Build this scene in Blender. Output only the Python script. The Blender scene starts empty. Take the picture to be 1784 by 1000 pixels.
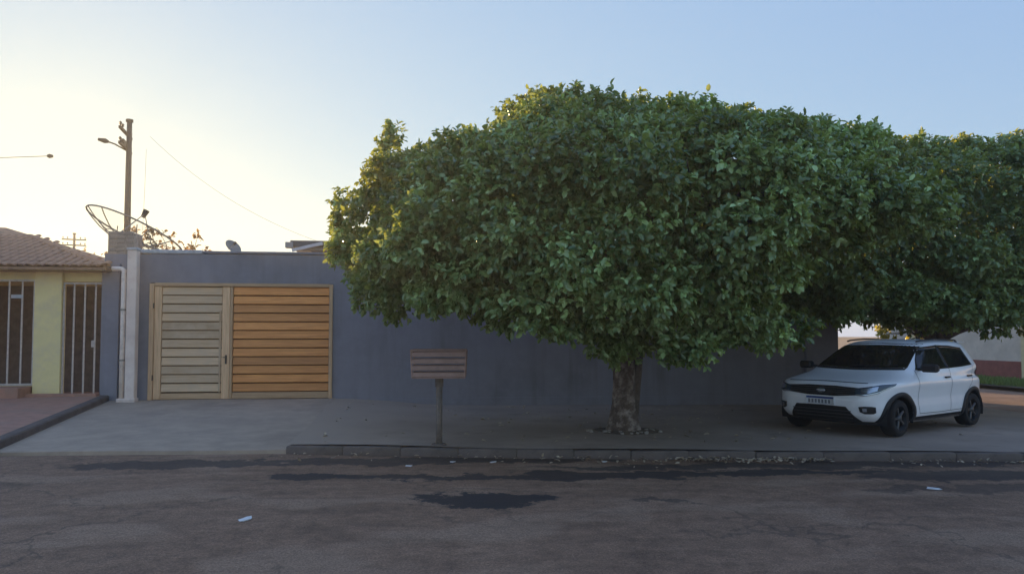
import bpy, math, random
import numpy as np
from mathutils import Vector, Matrix

S = bpy.context.scene
C = S.collection
R = math.radians

# ------------------------------------------------------------------ camera, sky, sun, exposure
cam = bpy.data.cameras.new('camera')
cam.lens = 26.2; cam.sensor_width = 36.0; cam.shift_y = 0.0159
cam.clip_start = 0.1; cam.clip_end = 3000
camo = bpy.data.objects.new('camera', cam); C.objects.link(camo)
camo.location = (0, 0, 1.7); camo.rotation_euler = (R(92.5), 0, R(-7))
S.camera = camo

SUN_AZ, SUN_EL = -25.0, 7.5          # degrees from +Y (negative = left), above the horizon
SKY_RESPONSE = ((.43, .585), (.35, .785), (.06, 1.40))   # film-like response over the whole dome: exponent and gain of red, green, blue
W = bpy.data.worlds.new('World'); S.world = W; W.use_nodes = True
nt = W.node_tree; nt.nodes.clear()
sky = nt.nodes.new('ShaderNodeTexSky'); sky.sky_type = 'NISHITA'; sky.sun_disc = False
sky.sun_elevation = R(SUN_EL); sky.sun_rotation = R(SUN_AZ)
sky.altitude = 300; sky.air_density = 1.0; sky.dust_density = 0.5; sky.ozone_density = 1.0
bg = nt.nodes.new('ShaderNodeBackground'); bg.inputs[1].default_value = 0.15
wo = nt.nodes.new('ShaderNodeOutputWorld')
sep = nt.nodes.new('ShaderNodeSeparateColor'); cmb = nt.nodes.new('ShaderNodeCombineColor')
nt.links.new(sky.outputs[0], sep.inputs[0])
for i, (g_, k_) in enumerate(SKY_RESPONSE):
    pw = nt.nodes.new('ShaderNodeMath'); pw.operation = 'POWER'; pw.inputs[1].default_value = g_
    ml = nt.nodes.new('ShaderNodeMath'); ml.operation = 'MULTIPLY'; ml.inputs[1].default_value = k_
    nt.links.new(sep.outputs[i], pw.inputs[0]); nt.links.new(pw.outputs[0], ml.inputs[0]); nt.links.new(ml.outputs[0], cmb.inputs[i])
nt.links.new(cmb.outputs[0], bg.inputs[0]); nt.links.new(bg.outputs[0], wo.inputs[0])

sun = bpy.data.lights.new('sun', 'SUN'); sun.energy = 3.5; sun.angle = R(0.6); sun.color = (1.0, 0.68, 0.34)
suno = bpy.data.objects.new('sun', sun); C.objects.link(suno)
sd = Vector((math.sin(R(SUN_AZ))*math.cos(R(SUN_EL)), math.cos(R(SUN_AZ))*math.cos(R(SUN_EL)), math.sin(R(SUN_EL))))
suno.rotation_euler = sd.to_track_quat('Z', 'Y').to_euler(); suno.location = (-12, 25, 12)

S.view_settings.view_transform = 'Standard'; S.view_settings.look = 'None'
S.view_settings.exposure = 1.82; S.view_settings.gamma = 1.0
S.render.engine = 'CYCLES'
S.cycles.max_bounces = 8; S.cycles.transparent_max_bounces = 12
rng = np.random.default_rng(7); random.seed(7)

# ------------------------------------------------------------------ helpers
def link(o, parent=None):
    C.objects.link(o)
    if parent is not None: o.parent = parent
    return o
def tag(o, label=None, cat=None, group=None, kind=None):
    if label: o['label'] = label
    if cat: o['category'] = cat
    if group: o['group'] = group
    if kind: o['kind'] = kind
    return o
def thing(name, label, cat, loc=(0, 0, 0), rz=0, group=None):
    o = bpy.data.objects.new(name, None); o.empty_display_size = 0.2
    link(o); o.location = loc; o.rotation_euler = (0, 0, rz)
    return tag(o, label, cat, group)

class MB:
    def __init__(s): s.v = []; s.f = []
    def add(s, vs, fs):
        b = len(s.v); s.v += [tuple(v) for v in vs]; s.f += [tuple(i+b for i in f) for f in fs]; return s
    def box(s, x0, x1, y0, y1, z0, z1, b=0.0, M=None):
        if b <= 0:
            vs = [(x, y, z) for z in (z0, z1) for y in (y0, y1) for x in (x0, x1)]
            fs = [(0,2,3,1),(4,5,7,6),(0,1,5,4),(2,6,7,3),(0,4,6,2),(1,3,7,5)]
        else:
            b = min(b, (x1-x0)*.45, (y1-y0)*.45, (z1-z0)*.45)
            vs = []; idx = {}
            def V(k, p):
                if k not in idx: idx[k] = len(vs); vs.append(p)
                return idx[k]
            lo = (x0, y0, z0); hi = (x1, y1, z1)
            def vert(sx, sy, sz, ax):       # corner vertex lying on the face of axis ax
                sg = (sx, sy, sz); p = []
                for a in range(3):
                    o = hi[a] if sg[a] else lo[a]
                    p.append(o if a == ax else (o-b if sg[a] else o+b))
                return V((sx, sy, sz, ax), tuple(p))
            fs = []
            for ax in range(3):
                a1, a2 = (ax+1) % 3, (ax+2) % 3
                for sg in (0, 1):
                    q = []
                    for c1, c2 in ((0,0),(1,0),(1,1),(0,1)):
                        t = [0,0,0]; t[ax] = sg; t[a1] = c1; t[a2] = c2; q.append(vert(*t, ax))
                    fs.append(tuple(q) if sg else tuple(q[::-1]))
            for ax in range(3):              # edges running along ax
                a1, a2 = (ax+1) % 3, (ax+2) % 3
                for c1 in (0, 1):
                    for c2 in (0, 1):
                        t0 = [0,0,0]; t0[a1] = c1; t0[a2] = c2; t1 = list(t0); t1[ax] = 1
                        q = (vert(*t0, a1), vert(*t1, a1), vert(*t1, a2), vert(*t0, a2))
                        fs.append(q if (c1 ^ c2) else q[::-1])
            for sx in (0,1):
                for sy in (0,1):
                    for sz in (0,1):
                        q = (vert(sx,sy,sz,0), vert(sx,sy,sz,1), vert(sx,sy,sz,2))
                        fs.append(q if (sx+sy+sz) % 2 else q[::-1])
        if M is not None: vs = [tuple(M @ Vector(v)) for v in vs]
        return s.add(vs, fs)
    def tube(s, pts, rad, n=8, cap=True):
        pts = [Vector(p) for p in pts]; m = len(pts)
        if not hasattr(rad, '__len__'): rad = [rad]*m
        t = (pts[1]-pts[0]).normalized()
        u = t.orthogonal().normalized(); vs = []; fs = []
        for i, p in enumerate(pts):
            t = (pts[min(i+1, m-1)]-pts[max(i-1, 0)]).normalized()
            u = (u - t*u.dot(t)).normalized(); w = t.cross(u)
            for k in range(n):
                a = 2*math.pi*k/n
                vs.append(tuple(p + (u*math.cos(a)+w*math.sin(a))*rad[i]))
        for i in range(m-1):
            for k in range(n):
                fs.append((i*n+k, i*n+(k+1) % n, (i+1)*n+(k+1) % n, (i+1)*n+k))
        if cap:
            fs.append(tuple(range(n))[::-1]); fs.append(tuple((m-1)*n+k for k in range(n)))
        return s.add(vs, fs)
    def lathe(s, prof, n=24, M=None):
        vs = []; fs = []
        for r, z in prof:
            for k in range(n):
                a = 2*math.pi*k/n; vs.append((r*math.cos(a), r*math.sin(a), z))
        for i in range(len(prof)-1):
            for k in range(n):
                fs.append((i*n+k, i*n+(k+1) % n, (i+1)*n+(k+1) % n, (i+1)*n+k))
        if M is not None: vs = [tuple(M @ Vector(v)) for v in vs]
        return s.add(vs, fs)
    def mesh(s, name, mat, smooth=False):
        me = bpy.data.meshes.new(name); me.from_pydata(s.v, [], s.f); me.update()
        if mat: me.materials.append(mat)
        if smooth: me.polygons.foreach_set('use_smooth', [True]*len(me.polygons))
        return me
    def build(s, name, mat, parent=None, smooth=False):
        return link(bpy.data.objects.new(name, s.mesh(name, mat, smooth)), parent)

def inst(name, me, parent, loc=(0,0,0), rot=(0,0,0), sc=None):
    o = bpy.data.objects.new(name, me); link(o, parent); o.location = loc; o.rotation_euler = rot
    if sc: o.scale = sc
    return o

# ------------------------------------------------------------------ materials
def new_mat(name):
    m = bpy.data.materials.new(name); m.use_nodes = True
    t = m.node_tree; return m, t, t.nodes['Principled BSDF'], t.nodes['Material Output']
def N(t, typ, **kw):
    n = t.nodes.new(typ)
    for k, v in kw.items():
        if k.startswith('i_'): n.inputs[int(k[2:]) if k[2:].isdigit() else k[2:].replace('_', ' ')].default_value = v
        else: setattr(n, k, v)
    return n
def noise(t, scale, detail=6, rough=.6, vec=None, stretch=None):
    n = N(t, 'ShaderNodeTexNoise'); n.inputs['Scale'].default_value = scale
    n.inputs['Detail'].default_value = detail; n.inputs['Roughness'].default_value = rough
    tc = t.nodes.get('TC') or N(t, 'ShaderNodeTexCoord', name='TC')
    src = tc.outputs['Object']
    if stretch:
        mp = N(t, 'ShaderNodeMapping'); mp.inputs['Scale'].default_value = stretch
        t.links.new(src, mp.inputs[0]); src = mp.outputs[0]
    t.links.new(vec or src, n.inputs['Vector']); return n
def ramp(t, src, stops):
    r = N(t, 'ShaderNodeValToRGB'); e = r.color_ramp.elements
    while len(e) < len(stops): e.new(.5)
    for i, (p, c) in enumerate(stops):
        e[i].position = p; e[i].color = (c, c, c, 1) if not hasattr(c, '__len__') else (*c[:3], 1)
    t.links.new(src, r.inputs[0]); return r
def mix(t, fac, a, b, mode='MIX'):
    m = N(t, 'ShaderNodeMix', data_type='RGBA', blend_type=mode)
    for inp, val in ((m.inputs[0], fac), (m.inputs[6], a), (m.inputs[7], b)):
        if hasattr(val, 'is_output'): t.links.new(val, inp)
        elif hasattr(val, '__len__'): inp.default_value = (*val[:3], 1)
        else: inp.default_value = val
    return m.outputs[2]
def bump(t, p, src, strength=.3, dist=.01):
    b = N(t, 'ShaderNodeBump'); b.inputs['Strength'].default_value = strength; b.inputs['Distance'].default_value = dist
    t.links.new(src, b.inputs['Height'])
    t.links.new(b.outputs[0], p.inputs['Normal']); return b
def basic(name, col, rough=.6, metal=0, var=.25, scale=6, bmp=.0, bscale=60, spec=.4, stretch=None, dirt=None, dscale=1.2):
    m, t, p, o = new_mat(name)
    n1 = noise(t, scale, 8, .65, stretch=stretch)
    lo = tuple(c*(1-var) for c in col); hi = tuple(min(1, c*(1+var)) for c in col)
    c = ramp(t, n1.outputs[0], [(.3, lo), (.7, hi)]).outputs[0]
    if dirt:
        n3 = noise(t, dscale, 7, .7)
        c = mix(t, ramp(t, n3.outputs[0], [(.48, 0), (.68, .8)]).outputs[0], c, dirt)
    t.links.new(c, p.inputs['Base Color'])
    p.inputs['Roughness'].default_value = rough; p.inputs['Metallic'].default_value = metal
    p.inputs['Specular IOR Level'].default_value = spec
    if bmp:
        n2 = noise(t, bscale, 6, .6, stretch=stretch); bump(t, p, n2.outputs[0], bmp, .01)
    return m

# wood: grain along object X, tone differs from piece to piece
def wood(name, a, b, rough=.55, grey=None):
    m, t, p, o = new_mat(name)
    oi = N(t, 'ShaderNodeObjectInfo')
    tc = N(t, 'ShaderNodeTexCoord', name='TC')
    off = N(t, 'ShaderNodeVectorMath', operation='ADD')
    sc = N(t, 'ShaderNodeVectorMath', operation='SCALE'); sc.inputs[3].default_value = 37.0
    cmb = N(t, 'ShaderNodeCombineXYZ')
    for k in range(3): t.links.new(oi.outputs['Random'], cmb.inputs[k])
    t.links.new(cmb.outputs[0], sc.inputs[0])
    mp = N(t, 'ShaderNodeMapping'); mp.inputs['Scale'].default_value = (1.2, 18, 18)
    t.links.new(tc.outputs['Object'], mp.inputs[0])
    t.links.new(mp.outputs[0], off.inputs[0]); t.links.new(sc.outputs[0], off.inputs[1])
    n1 = noise(t, 1.6, 8, .65, vec=off.outputs[0])
    c = ramp(t, n1.outputs[0], [(.3, a), (.7, b)]).outputs[0]
    hv = N(t, 'ShaderNodeHueSaturation')
    mr = N(t, 'ShaderNodeMapRange'); mr.inputs[3].default_value = .70; mr.inputs[4].default_value = 1.25
    t.links.new(oi.outputs['Random'], mr.inputs[0]); t.links.new(mr.outputs[0], hv.inputs['Value'])
    t.links.new(c, hv.inputs['Color'])
    c = hv.outputs[0]
    if grey:
        off2 = N(t, 'ShaderNodeVectorMath', operation='ADD')
        t.links.new(tc.outputs['Object'], off2.inputs[0]); t.links.new(sc.outputs[0], off2.inputs[1])
        n2 = noise(t, 2.2, 5, .6, vec=off2.outputs[0])
        c = mix(t, ramp(t, n2.outputs[0], [(.35, 0), (.65, .75)]).outputs[0], c, grey)
    t.links.new(c, p.inputs['Base Color']); p.inputs['Roughness'].default_value = rough
    bump(t, p, n1.outputs[0], .35, .006)
    return m

M = {}
M['wall'] = basic('slate_paint', (.255, .25, .28), .75, var=.08, scale=2.0, bmp=.35, bscale=45, dirt=(.20, .195, .215), dscale=.9)
def streaks(m, col, amt=.5):
    t = m.node_tree; p = t.nodes['Principled BSDF']; src = p.inputs['Base Color'].links[0].from_socket
    n = noise(t, 1.0, 5, .6, stretch=(3.2, 3.2, .22)); n2 = noise(t, .55, 3, .5)
    f = N(t, 'ShaderNodeMath', operation='MULTIPLY')
    t.links.new(ramp(t, n.outputs[0], [(.48, 0), (.72, amt)]).outputs[0], f.inputs[0]); t.links.new(ramp(t, n2.outputs[0], [(.35, .2), (.65, 1)]).outputs[0], f.inputs[1])
    t.links.new(mix(t, f.outputs[0], src, col), p.inputs['Base Color'])
streaks(M['wall'], (.17, .155, .15), .7)
M['coping'] = basic('pale_render', (.50, .51, .52), .8, var=.25, scale=5, bmp=.3)
M['raw'] = basic('raw_masonry', (.40, .32, .26), .9, var=.35, scale=9, bmp=.9, bscale=25, dirt=(.12, .11, .10), dscale=3)
M['postpaint'] = basic('pinkish_white_paint', (.95, .73, .61), .7, var=.15, scale=5, bmp=.3, bscale=40, dirt=(.62, .44, .35), dscale=2.5)
M['pvc'] = basic('white_plastic', (.95, .78, .66), .45, var=.1, scale=4, dirt=(.42, .34, .28), dscale=3)
M['wood_or'] = wood('orange_varnished_wood', (.60, .21, .045), (.86, .345, .085), .42)
M['wood_gr'] = wood('weathered_wood', (.52, .335, .185), (.72, .485, .285), .65, grey=(.62, .45, .295))
M['wood_fr'] = wood('frame_wood', (.52, .31, .16), (.76, .49, .28), .55)
M['dark'] = basic('dark_interior', (.02, .02, .02), .9, var=.2)
M['cream'] = basic('yellow_green_paint', (.86, .71, .34), .8, var=.06, scale=3, bmp=.3, bscale=50, dirt=(.74, .60, .38), dscale=1.6)
M['tile'] = basic('clay_tile', (.42, .23, .14), .85, var=.3, scale=5, bmp=.5, bscale=30, dirt=(.20, .13, .09), dscale=2)
M['redfloor'] = basic('red_cement', (.42, .22, .15), .8, var=.2, scale=4, bmp=.4, bscale=40, dirt=(.34, .22, .16), dscale=1.5)
M['iron'] = basic('grey_iron_paint', (.55, .48, .42), .5, .0, var=.2, scale=20)
M['basket'] = basic('brown_enamel', (.40, .25, .20), .5, .0, var=.25, scale=12, bmp=.2, dirt=(.26, .15, .11), dscale=6)
M['basketpost'] = basic('rusty_steel_tube', (.19, .155, .13), .7, .1, var=.3, scale=14, bmp=.3)
M['pole'] = basic('weathered_concrete', (.075, .07, .062), .9, var=.2, scale=8, bmp=.5)
M['blackmetal'] = basic('dark_hardware', (.05, .05, .05), .6, .3, var=.2)
M['wire'] = basic('wire_black', (.06, .06, .06), .6)
M['alu'] = basic('dish_steel', (.30, .28, .24), .5, .3, var=.2)
M['bark'] = basic('bark', (.13, .095, .075), .95, var=.45, scale=14, bmp=1.0, bscale=22, dirt=(.50, .42, .36), dscale=6)
M['bark2'] = basic('dark_bark', (.13, .10, .08), .95, var=.4, scale=14, bmp=1.0, bscale=22)
M['twig'] = basic('twig_bark', (.07, .05, .035), .95, var=.3)
M['soil'] = basic('dry_soil', (.15, .11, .08), .95, var=.35, scale=12, bmp=.9, bscale=40)
M['stone'] = basic('rubble', (.34, .30, .26), .9, var=.3, scale=10, bmp=.6)
M['scrap'] = basic('white_paper', (.75, .74, .72), .8, var=.08)
M['drylf'] = basic('dry_leaf', (.46, .36, .25), .8, var=.5, scale=8)
M['farwall'] = basic('pale_grey_render', (.62, .56, .48), .85, var=.12, scale=1.5, bmp=.2, dirt=(.52, .47, .40))
M['redband'] = basic('red_oxide_paint', (.25, .085, .07), .8, var=.2, scale=3)
M['ochre'] = basic('ochre_paint', (.60, .40, .12), .8, var=.12, scale=2)
M['yellowpaint'] = basic('faded_yellow_paint', (.62, .55, .32), .8, var=.12, scale=3)
M['zinc'] = basic('zinc_sheet', (.30, .32, .34), .5, .3, var=.15, scale=3)
M['fascia'] = basic('dark_fascia', (.10, .11, .12), .7, var=.2, scale=3)
M['blue_sheet'] = basic('pale_blue_flashing', (.50, .56, .64), .5, .2, var=.12, scale=3)

def asphalt():
    m, t, p, o = new_mat('worn_asphalt')
    big = noise(t, .35, 6, .65); mid = noise(t, 1.6, 8, .7, stretch=(.5, 1.6, 1)); fine = noise(t, 55, 4, .7)
    c = ramp(t, mid.outputs[0], [(.28, (.155, .098, .070)), (.5, (.245, .155, .108)), (.75, (.34, .222, .158))]).outputs[0]
    c = mix(t, ramp(t, big.outputs[0], [(.38, .0), (.66, .65)]).outputs[0], c, (.27, .175, .125))
    mott = noise(t, 5.5, 7, .75); pt_ = noise(t, .9, 3, .5, stretch=(.6, 1.3, 1))
    c = mix(t, .75, c, ramp(t, mott.outputs[0], [(.32, .45), (.62, 1.0)]).outputs[0], 'MULTIPLY')
    c = mix(t, ramp(t, pt_.outputs[0], [(.52, 0), (.60, .45)]).outputs[0], c, (.33, .235, .175))
    c = mix(t, .7, c, ramp(t, fine.outputs[0], [(.38, .35), (.62, 1.0)]).outputs[0], 'MULTIPLY')
    gr = noise(t, 130, 2, .6)
    c = mix(t, ramp(t, gr.outputs[0], [(.62, 0), (.70, .5)]).outputs[0], c, (.50, .40, .32))
    vo = N(t, 'ShaderNodeTexVoronoi', feature='DISTANCE_TO_EDGE'); vo.inputs['Scale'].default_value = .55
    wv = noise(t, 1.8, 5, .6); wa = N(t, 'ShaderNodeVectorMath', operation='ADD'); t.links.new(t.nodes['TC'].outputs['Object'], wa.inputs[0]); t.links.new(wv.outputs['Color'], wa.inputs[1]); t.links.new(wa.outputs[0], vo.inputs['Vector'])
    ck = ramp(t, vo.outputs['Distance'], [(.004, .55), (.016, 0)]).outputs[0]
    ckm = N(t, 'ShaderNodeMath', operation='MULTIPLY'); t.links.new(ck, ckm.inputs[0]); t.links.new(ramp(t, big.outputs[0], [(.45, 0), (.55, 1)]).outputs[0], ckm.inputs[1])
    c = mix(t, ckm.outputs[0], c, (.05, .04, .035))
    c = mix(t, 1, c, (1.42, 1.32, 1.18), 'MULTIPLY')
    tc = t.nodes['TC']
    # tar and oil stains, each where it lies on the street: centre x, y, half-length, half-width
    dn = noise(t, 1.5, 8, .72)
    dsc = N(t, 'ShaderNodeVectorMath', operation='SCALE'); dsc.inputs[3].default_value = 1.5
    sub = N(t, 'ShaderNodeVectorMath', operation='SUBTRACT'); sub.inputs[1].default_value = (.5, .5, .5)
    t.links.new(dn.outputs['Color'], sub.inputs[0]); t.links.new(sub.outputs[0], dsc.inputs[0])
    ad = N(t, 'ShaderNodeVectorMath', operation='ADD'); t.links.new(tc.outputs['Object'], ad.inputs[0]); t.links.new(dsc.outputs[0], ad.inputs[1])
    tot = None
    for cx, cy, rx, ry, k in ((.72, 7.95, .85, .40, .97), (-1.35, 9.35, .65, .26, .9), (-3.2, 10.5, 1.6, .34, .75), (2.45, 7.7, .35, .13, .6),
                              (2.6, 9.25, 4.2, .25, .85), (7.2, 8.9, 1.9, .35, .75), (6.6, 8.1, 1.6, .22, .5), (-5.3, 9.2, .9, .25, .35), (9.5, 7.7, 2.2, .3, .6), (.4, 10.5, 2.8, .35, .75), (5.8, 9.8, 4.5, .3, .75)):
        mp = N(t, 'ShaderNodeMapping', vector_type='TEXTURE'); mp.inputs['Location'].default_value = (cx, cy, 0); mp.inputs['Scale'].default_value = (rx, ry, 60)
        t.links.new(ad.outputs[0], mp.inputs[0])
        ln = N(t, 'ShaderNodeVectorMath', operation='LENGTH'); t.links.new(mp.outputs[0], ln.inputs[0])
        r = ramp(t, ln.outputs['Value'], [(.86, k), (1.0, 0)]).outputs[0]
        if tot is None: tot = r
        else:
            mx = N(t, 'ShaderNodeMath', operation='MAXIMUM'); t.links.new(tot, mx.inputs[0]); t.links.new(r, mx.inputs[1]); tot = mx.outputs[0]
    c = mix(t, tot, c, (.036, .032, .031))
    t.links.new(c, p.inputs['Base Color']); p.inputs['Roughness'].default_value = .85
    p.inputs['Specular IOR Level'].default_value = .3
    b = N(t, 'ShaderNodeBump'); b.inputs['Strength'].default_value = .6; b.inputs['Distance'].default_value = .02
    t.links.new(mid.outputs[0], b.inputs['Height'])
    b2 = N(t, 'ShaderNodeBump'); b2.inputs['Strength'].default_value = .5; b2.inputs['Distance'].default_value = .008
    t.links.new(fine.outputs[0], b2.inputs['Height']); t.links.new(b.outputs[0], b2.inputs['Normal']); t.links.new(b2.outputs[0], p.inputs['Normal'])
    return m
M['asphalt'] = asphalt()
M['walk'] = basic('worn_cement', (.37, .285, .225), .88, var=.25, scale=1.4, bmp=.5, bscale=35, dirt=(.21, .165, .135), dscale=.7)
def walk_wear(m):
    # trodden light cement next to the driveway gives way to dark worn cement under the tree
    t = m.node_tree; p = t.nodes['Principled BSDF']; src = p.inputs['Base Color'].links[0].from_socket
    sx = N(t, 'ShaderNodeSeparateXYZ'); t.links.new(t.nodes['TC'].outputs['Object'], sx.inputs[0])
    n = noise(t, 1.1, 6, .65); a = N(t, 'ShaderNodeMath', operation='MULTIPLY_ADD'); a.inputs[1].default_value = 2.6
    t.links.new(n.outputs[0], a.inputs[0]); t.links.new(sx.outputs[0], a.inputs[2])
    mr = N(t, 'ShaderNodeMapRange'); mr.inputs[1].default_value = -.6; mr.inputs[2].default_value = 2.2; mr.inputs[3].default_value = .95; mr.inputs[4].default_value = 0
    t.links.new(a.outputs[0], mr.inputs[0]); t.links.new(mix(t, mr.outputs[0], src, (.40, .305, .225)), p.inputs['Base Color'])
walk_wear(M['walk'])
M['drive'] = basic('grey_cement', (.43, .325, .235), .85, var=.14, scale=2.2, bmp=.4, bscale=40, dirt=(.31, .235, .175), dscale=.8)
M['kerb'] = basic('kerb_concrete', (.15, .115, .095), .9, var=.35, scale=4, bmp=.6, bscale=30, dirt=(.12, .095, .08), dscale=2)
M['dirtground'] = basic('dry_ground', (.20, .13, .085), .95, var=.3, scale=.4, bmp=.4, bscale=5)

def leafmat(name, dark, light, trans, tw=.38, rough=.26):
    m, t, p, o = new_mat(name)
    at = N(t, 'ShaderNodeAttribute', attribute_name='tint')
    c = ramp(t, at.outputs['Fac'], [(0, dark), (.7, light), (1, tuple(min(1, x*1.9+.03) for x in light))]).outputs[0]
    t.links.new(c, p.inputs['Base Color']); p.inputs['Roughness'].default_value = rough; p.inputs['Specular IOR Level'].default_value = .85
    tr = N(t, 'ShaderNodeBsdfTranslucent'); tr.inputs[0].default_value = (*trans, 1)
    ms = N(t, 'ShaderNodeMixShader'); ms.inputs[0].default_value = tw
    t.links.new(p.outputs[0], ms.inputs[1]); t.links.new(tr.outputs[0], ms.inputs[2]); t.links.new(ms.outputs[0], o.inputs[0])
    return m
M['leaf'] = leafmat('glossy_leaves', (.050, .112, .042), (.310, .455, .180), (.40, .44, .06), .32)
M['leaf2'] = leafmat('darker_leaves', (.044, .100, .040), (.265, .400, .160), (.46, .46, .06), .35)
M['leafy'] = leafmat('yellow_leaves', (.16, .17, .03), (.30, .28, .05), (.45, .38, .05), .5)
M['leafbrown'] = leafmat('brownish_leaves', (.10, .07, .03), (.18, .12, .05), (.35, .20, .06), .45)
M['grass'] = leafmat('grass_blades', (.05, .11, .02), (.11, .20, .04), (.16, .26, .04), .35, .6)

# ------------------------------------------------------------------ ground, road, pavements
def zroad(x): return -.01*(x+2) if x > -2 else 0.0
def zdrive(y): return .045 + .235*(y-11.3)/6.2
def smooth(a): a = max(0, min(1, a)); return a*a*(3-2*a)
def zwalk(x, y):
    s = smooth((x+1.95)/2.6)
    return (1-s)*max(zdrive(y), .115) + s*(.12-.01*(x+2))
def sheet(name, xs, ys, zf, mat, kind='structure'):
    b = MB(); nx, ny = len(xs), len(ys)
    vs = [(x, y, zf(x, y)) for y in ys for x in xs]
    fs = [(j*nx+i, j*nx+i+1, (j+1)*nx+i+1, (j+1)*nx+i) for j in range(ny-1) for i in range(nx-1)]
    b.add(vs, fs); o = b.build(name, mat, smooth=True); tag(o, kind=kind); return o
ls = lambda a, b, n: [float(v) for v in np.linspace(a, b, n)]
sheet('ground', ls(-900, 900, 13), ls(-200, 1500, 13), lambda x, y: -.60, M['dirtground'])
sheet('road', ls(-40, -2, 20)+ls(-1.5, 22, 60)+ls(23, 60, 12), ls(-14, 11.9, 60)+ls(13, 90, 30),
      lambda x, y: zroad(min(x, 25)) - .004 - .012*smooth((abs(y-5)-3)/6), M['asphalt'])
# kerb line
KL = [(-1.93, 11.20), (1.37, 10.62), (3.81, 10.33), (8.63, 9.84), (12.6, 9.5), (13.4, 9.75), (13.75, 10.6), (13.8, 14), (13.8, 60)]
def kerb_y(x):
    k = [p for p in KL[:5]]
    for (a, b), (c, d) in zip(k, k[1:]):
        if a <= x <= c: return b + (d-b)*(x-a)/(c-a)
    return k[0][1] if x < k[0][0] else 9.5+max(0, x-12.6)*.5
b = MB(); cols = ls(-1.93, 13.6, 64)
rows = 26
vs = []
for j in range(rows):
    for x in cols:
        y0 = kerb_y(x)+.13; y1 = 17.55 if x < 10.2 else 40
        tt = j/(rows-1); y = y0+(y1-y0)*tt**1.3
        vs.append((x, y, zwalk(x, min(y, 17.5)) + .006*math.sin(x*1.7+y*.8)))
nx = len(cols)
b.add(vs, [(j*nx+i, j*nx+i+1, (j+1)*nx+i+1, (j+1)*nx+i) for j in range(rows-1) for i in range(nx-1)])
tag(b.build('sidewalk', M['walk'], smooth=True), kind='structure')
# kerb stones: worn, each piece its own
kerb = MB().box(-1.9, -1.88, 11.3, 11.32, -.3, -.2).build('kerb', M['kerb']); tag(kerb, kind='structure')
pts = []
for (a, b_), (c, d) in zip(KL, KL[1:-1]):
    L = math.hypot(c-a, d-b_); n = max(1, round(L/.95))
    for i in range(n): pts.append((a+(c-a)*i/n, b_+(d-b_)*i/n))
for i, ((a, b_), (c, d)) in enumerate(zip(pts, pts[1:])):
    L = math.hypot(c-a, d-b_); an = math.atan2(d-b_, c-a)
    if a < 13: zt = zwalk((a+c)/2, b_+.2)
    else: zt = .12-.01*15.5
    k = MB().box(.001, L-.001, 0, .14+random.uniform(0, .01), -.25, random.uniform(-.012, -.004), b=.016)
    o = k.build('kerb_stone', M['kerb'], kerb, True)
    o.location = (a, b_+random.uniform(-.012, .012), zt); o.rotation_euler = (random.uniform(-.02, .02), 0, an)
# driveway slab
b = MB(); xs = ls(-7.3, -1.95, 22); ys = ls(11.25, 17.6, 22)
def xl(y): return -6.05 + (-6.8+6.05)*(y-11.73)/5.8
vs = []
for y in ys:
    for i in range(22):
        t_ = i/21; x0 = xl(y); x = x0+(-1.93-x0)*t_
        vs.append((x, y - .0 + (.28*(1-t_) if y < 11.3 else 0), zdrive(y)+.004*math.sin(x*2.1+y)))
top = len(vs)
for i in range(22): x, y, z = vs[i]; vs.append((x, y-.02, -.10))
for j in range(22): x, y, z = vs[j*22+21]; vs.append((x+.002, y, -.10))
fs = [(j*22+i, j*22+i+1, (j+1)*22+i+1, (j+1)*22+i) for j in range(21) for i in range(21)]
fs += [(top+i, top+i+1, i+1, i) for i in range(21)]
fs += [(top+22+j, top+23+j, (j+1)*22+21, j*22+21) for j in range(21)]
b.add(vs, fs); tag(b.build('driveway', M['drive']), kind='structure')
# neighbour's raised red pavement with a dark cement edge
def zred(y): return zdrive(y)+.12
b = MB(); vs = []; ny = 14
for j in range(ny):
    y = 10.9+ (17.6-10.9)*j/(ny-1); x1 = xl(y)-.16
    for i in range(10): vs.append((-22+(x1+22)*(i/9), y, zred(y)))
nn = len(vs)
for i in range(10): x, y, z = vs[i]; vs.append((x, y, -.1))
b.add(vs, [(j*10+i, j*10+i+1, (j+1)*10+i+1, (j+1)*10+i) for j in range(ny-1) for i in range(9)] + [(nn+i, nn+i+1, i+1, i) for i in range(9)])
tag(b.build('red_pavement', M['redfloor']), kind='structure')
b = MB(); vs = []
for j in range(ny):
    y = 10.9+(17.58-10.9)*j/(ny-1); x1 = xl(y)
    vs += [(x1-.165, y, -.1), (x1-.165, y, zred(y)+.004), (x1-.02, y, zred(y)+.002), (x1, y, zred(y)-.02), (x1+.012, y, -.1)]
fs = [(j*5+k, j*5+k+1, (j+1)*5+k+1, (j+1)*5+k)[::-1] for j in range(ny-1) for k in range(4)] + [(0, 1, 2, 3, 4)]
b.add(vs, fs); tag(b.build('pavement_edge', M['kerb']), kind='structure')
# far side of the side street
sheet('verge', ls(20.6, 25.0, 8), ls(8, 90, 40), lambda x, y: -.10, M['soil'])

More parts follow.
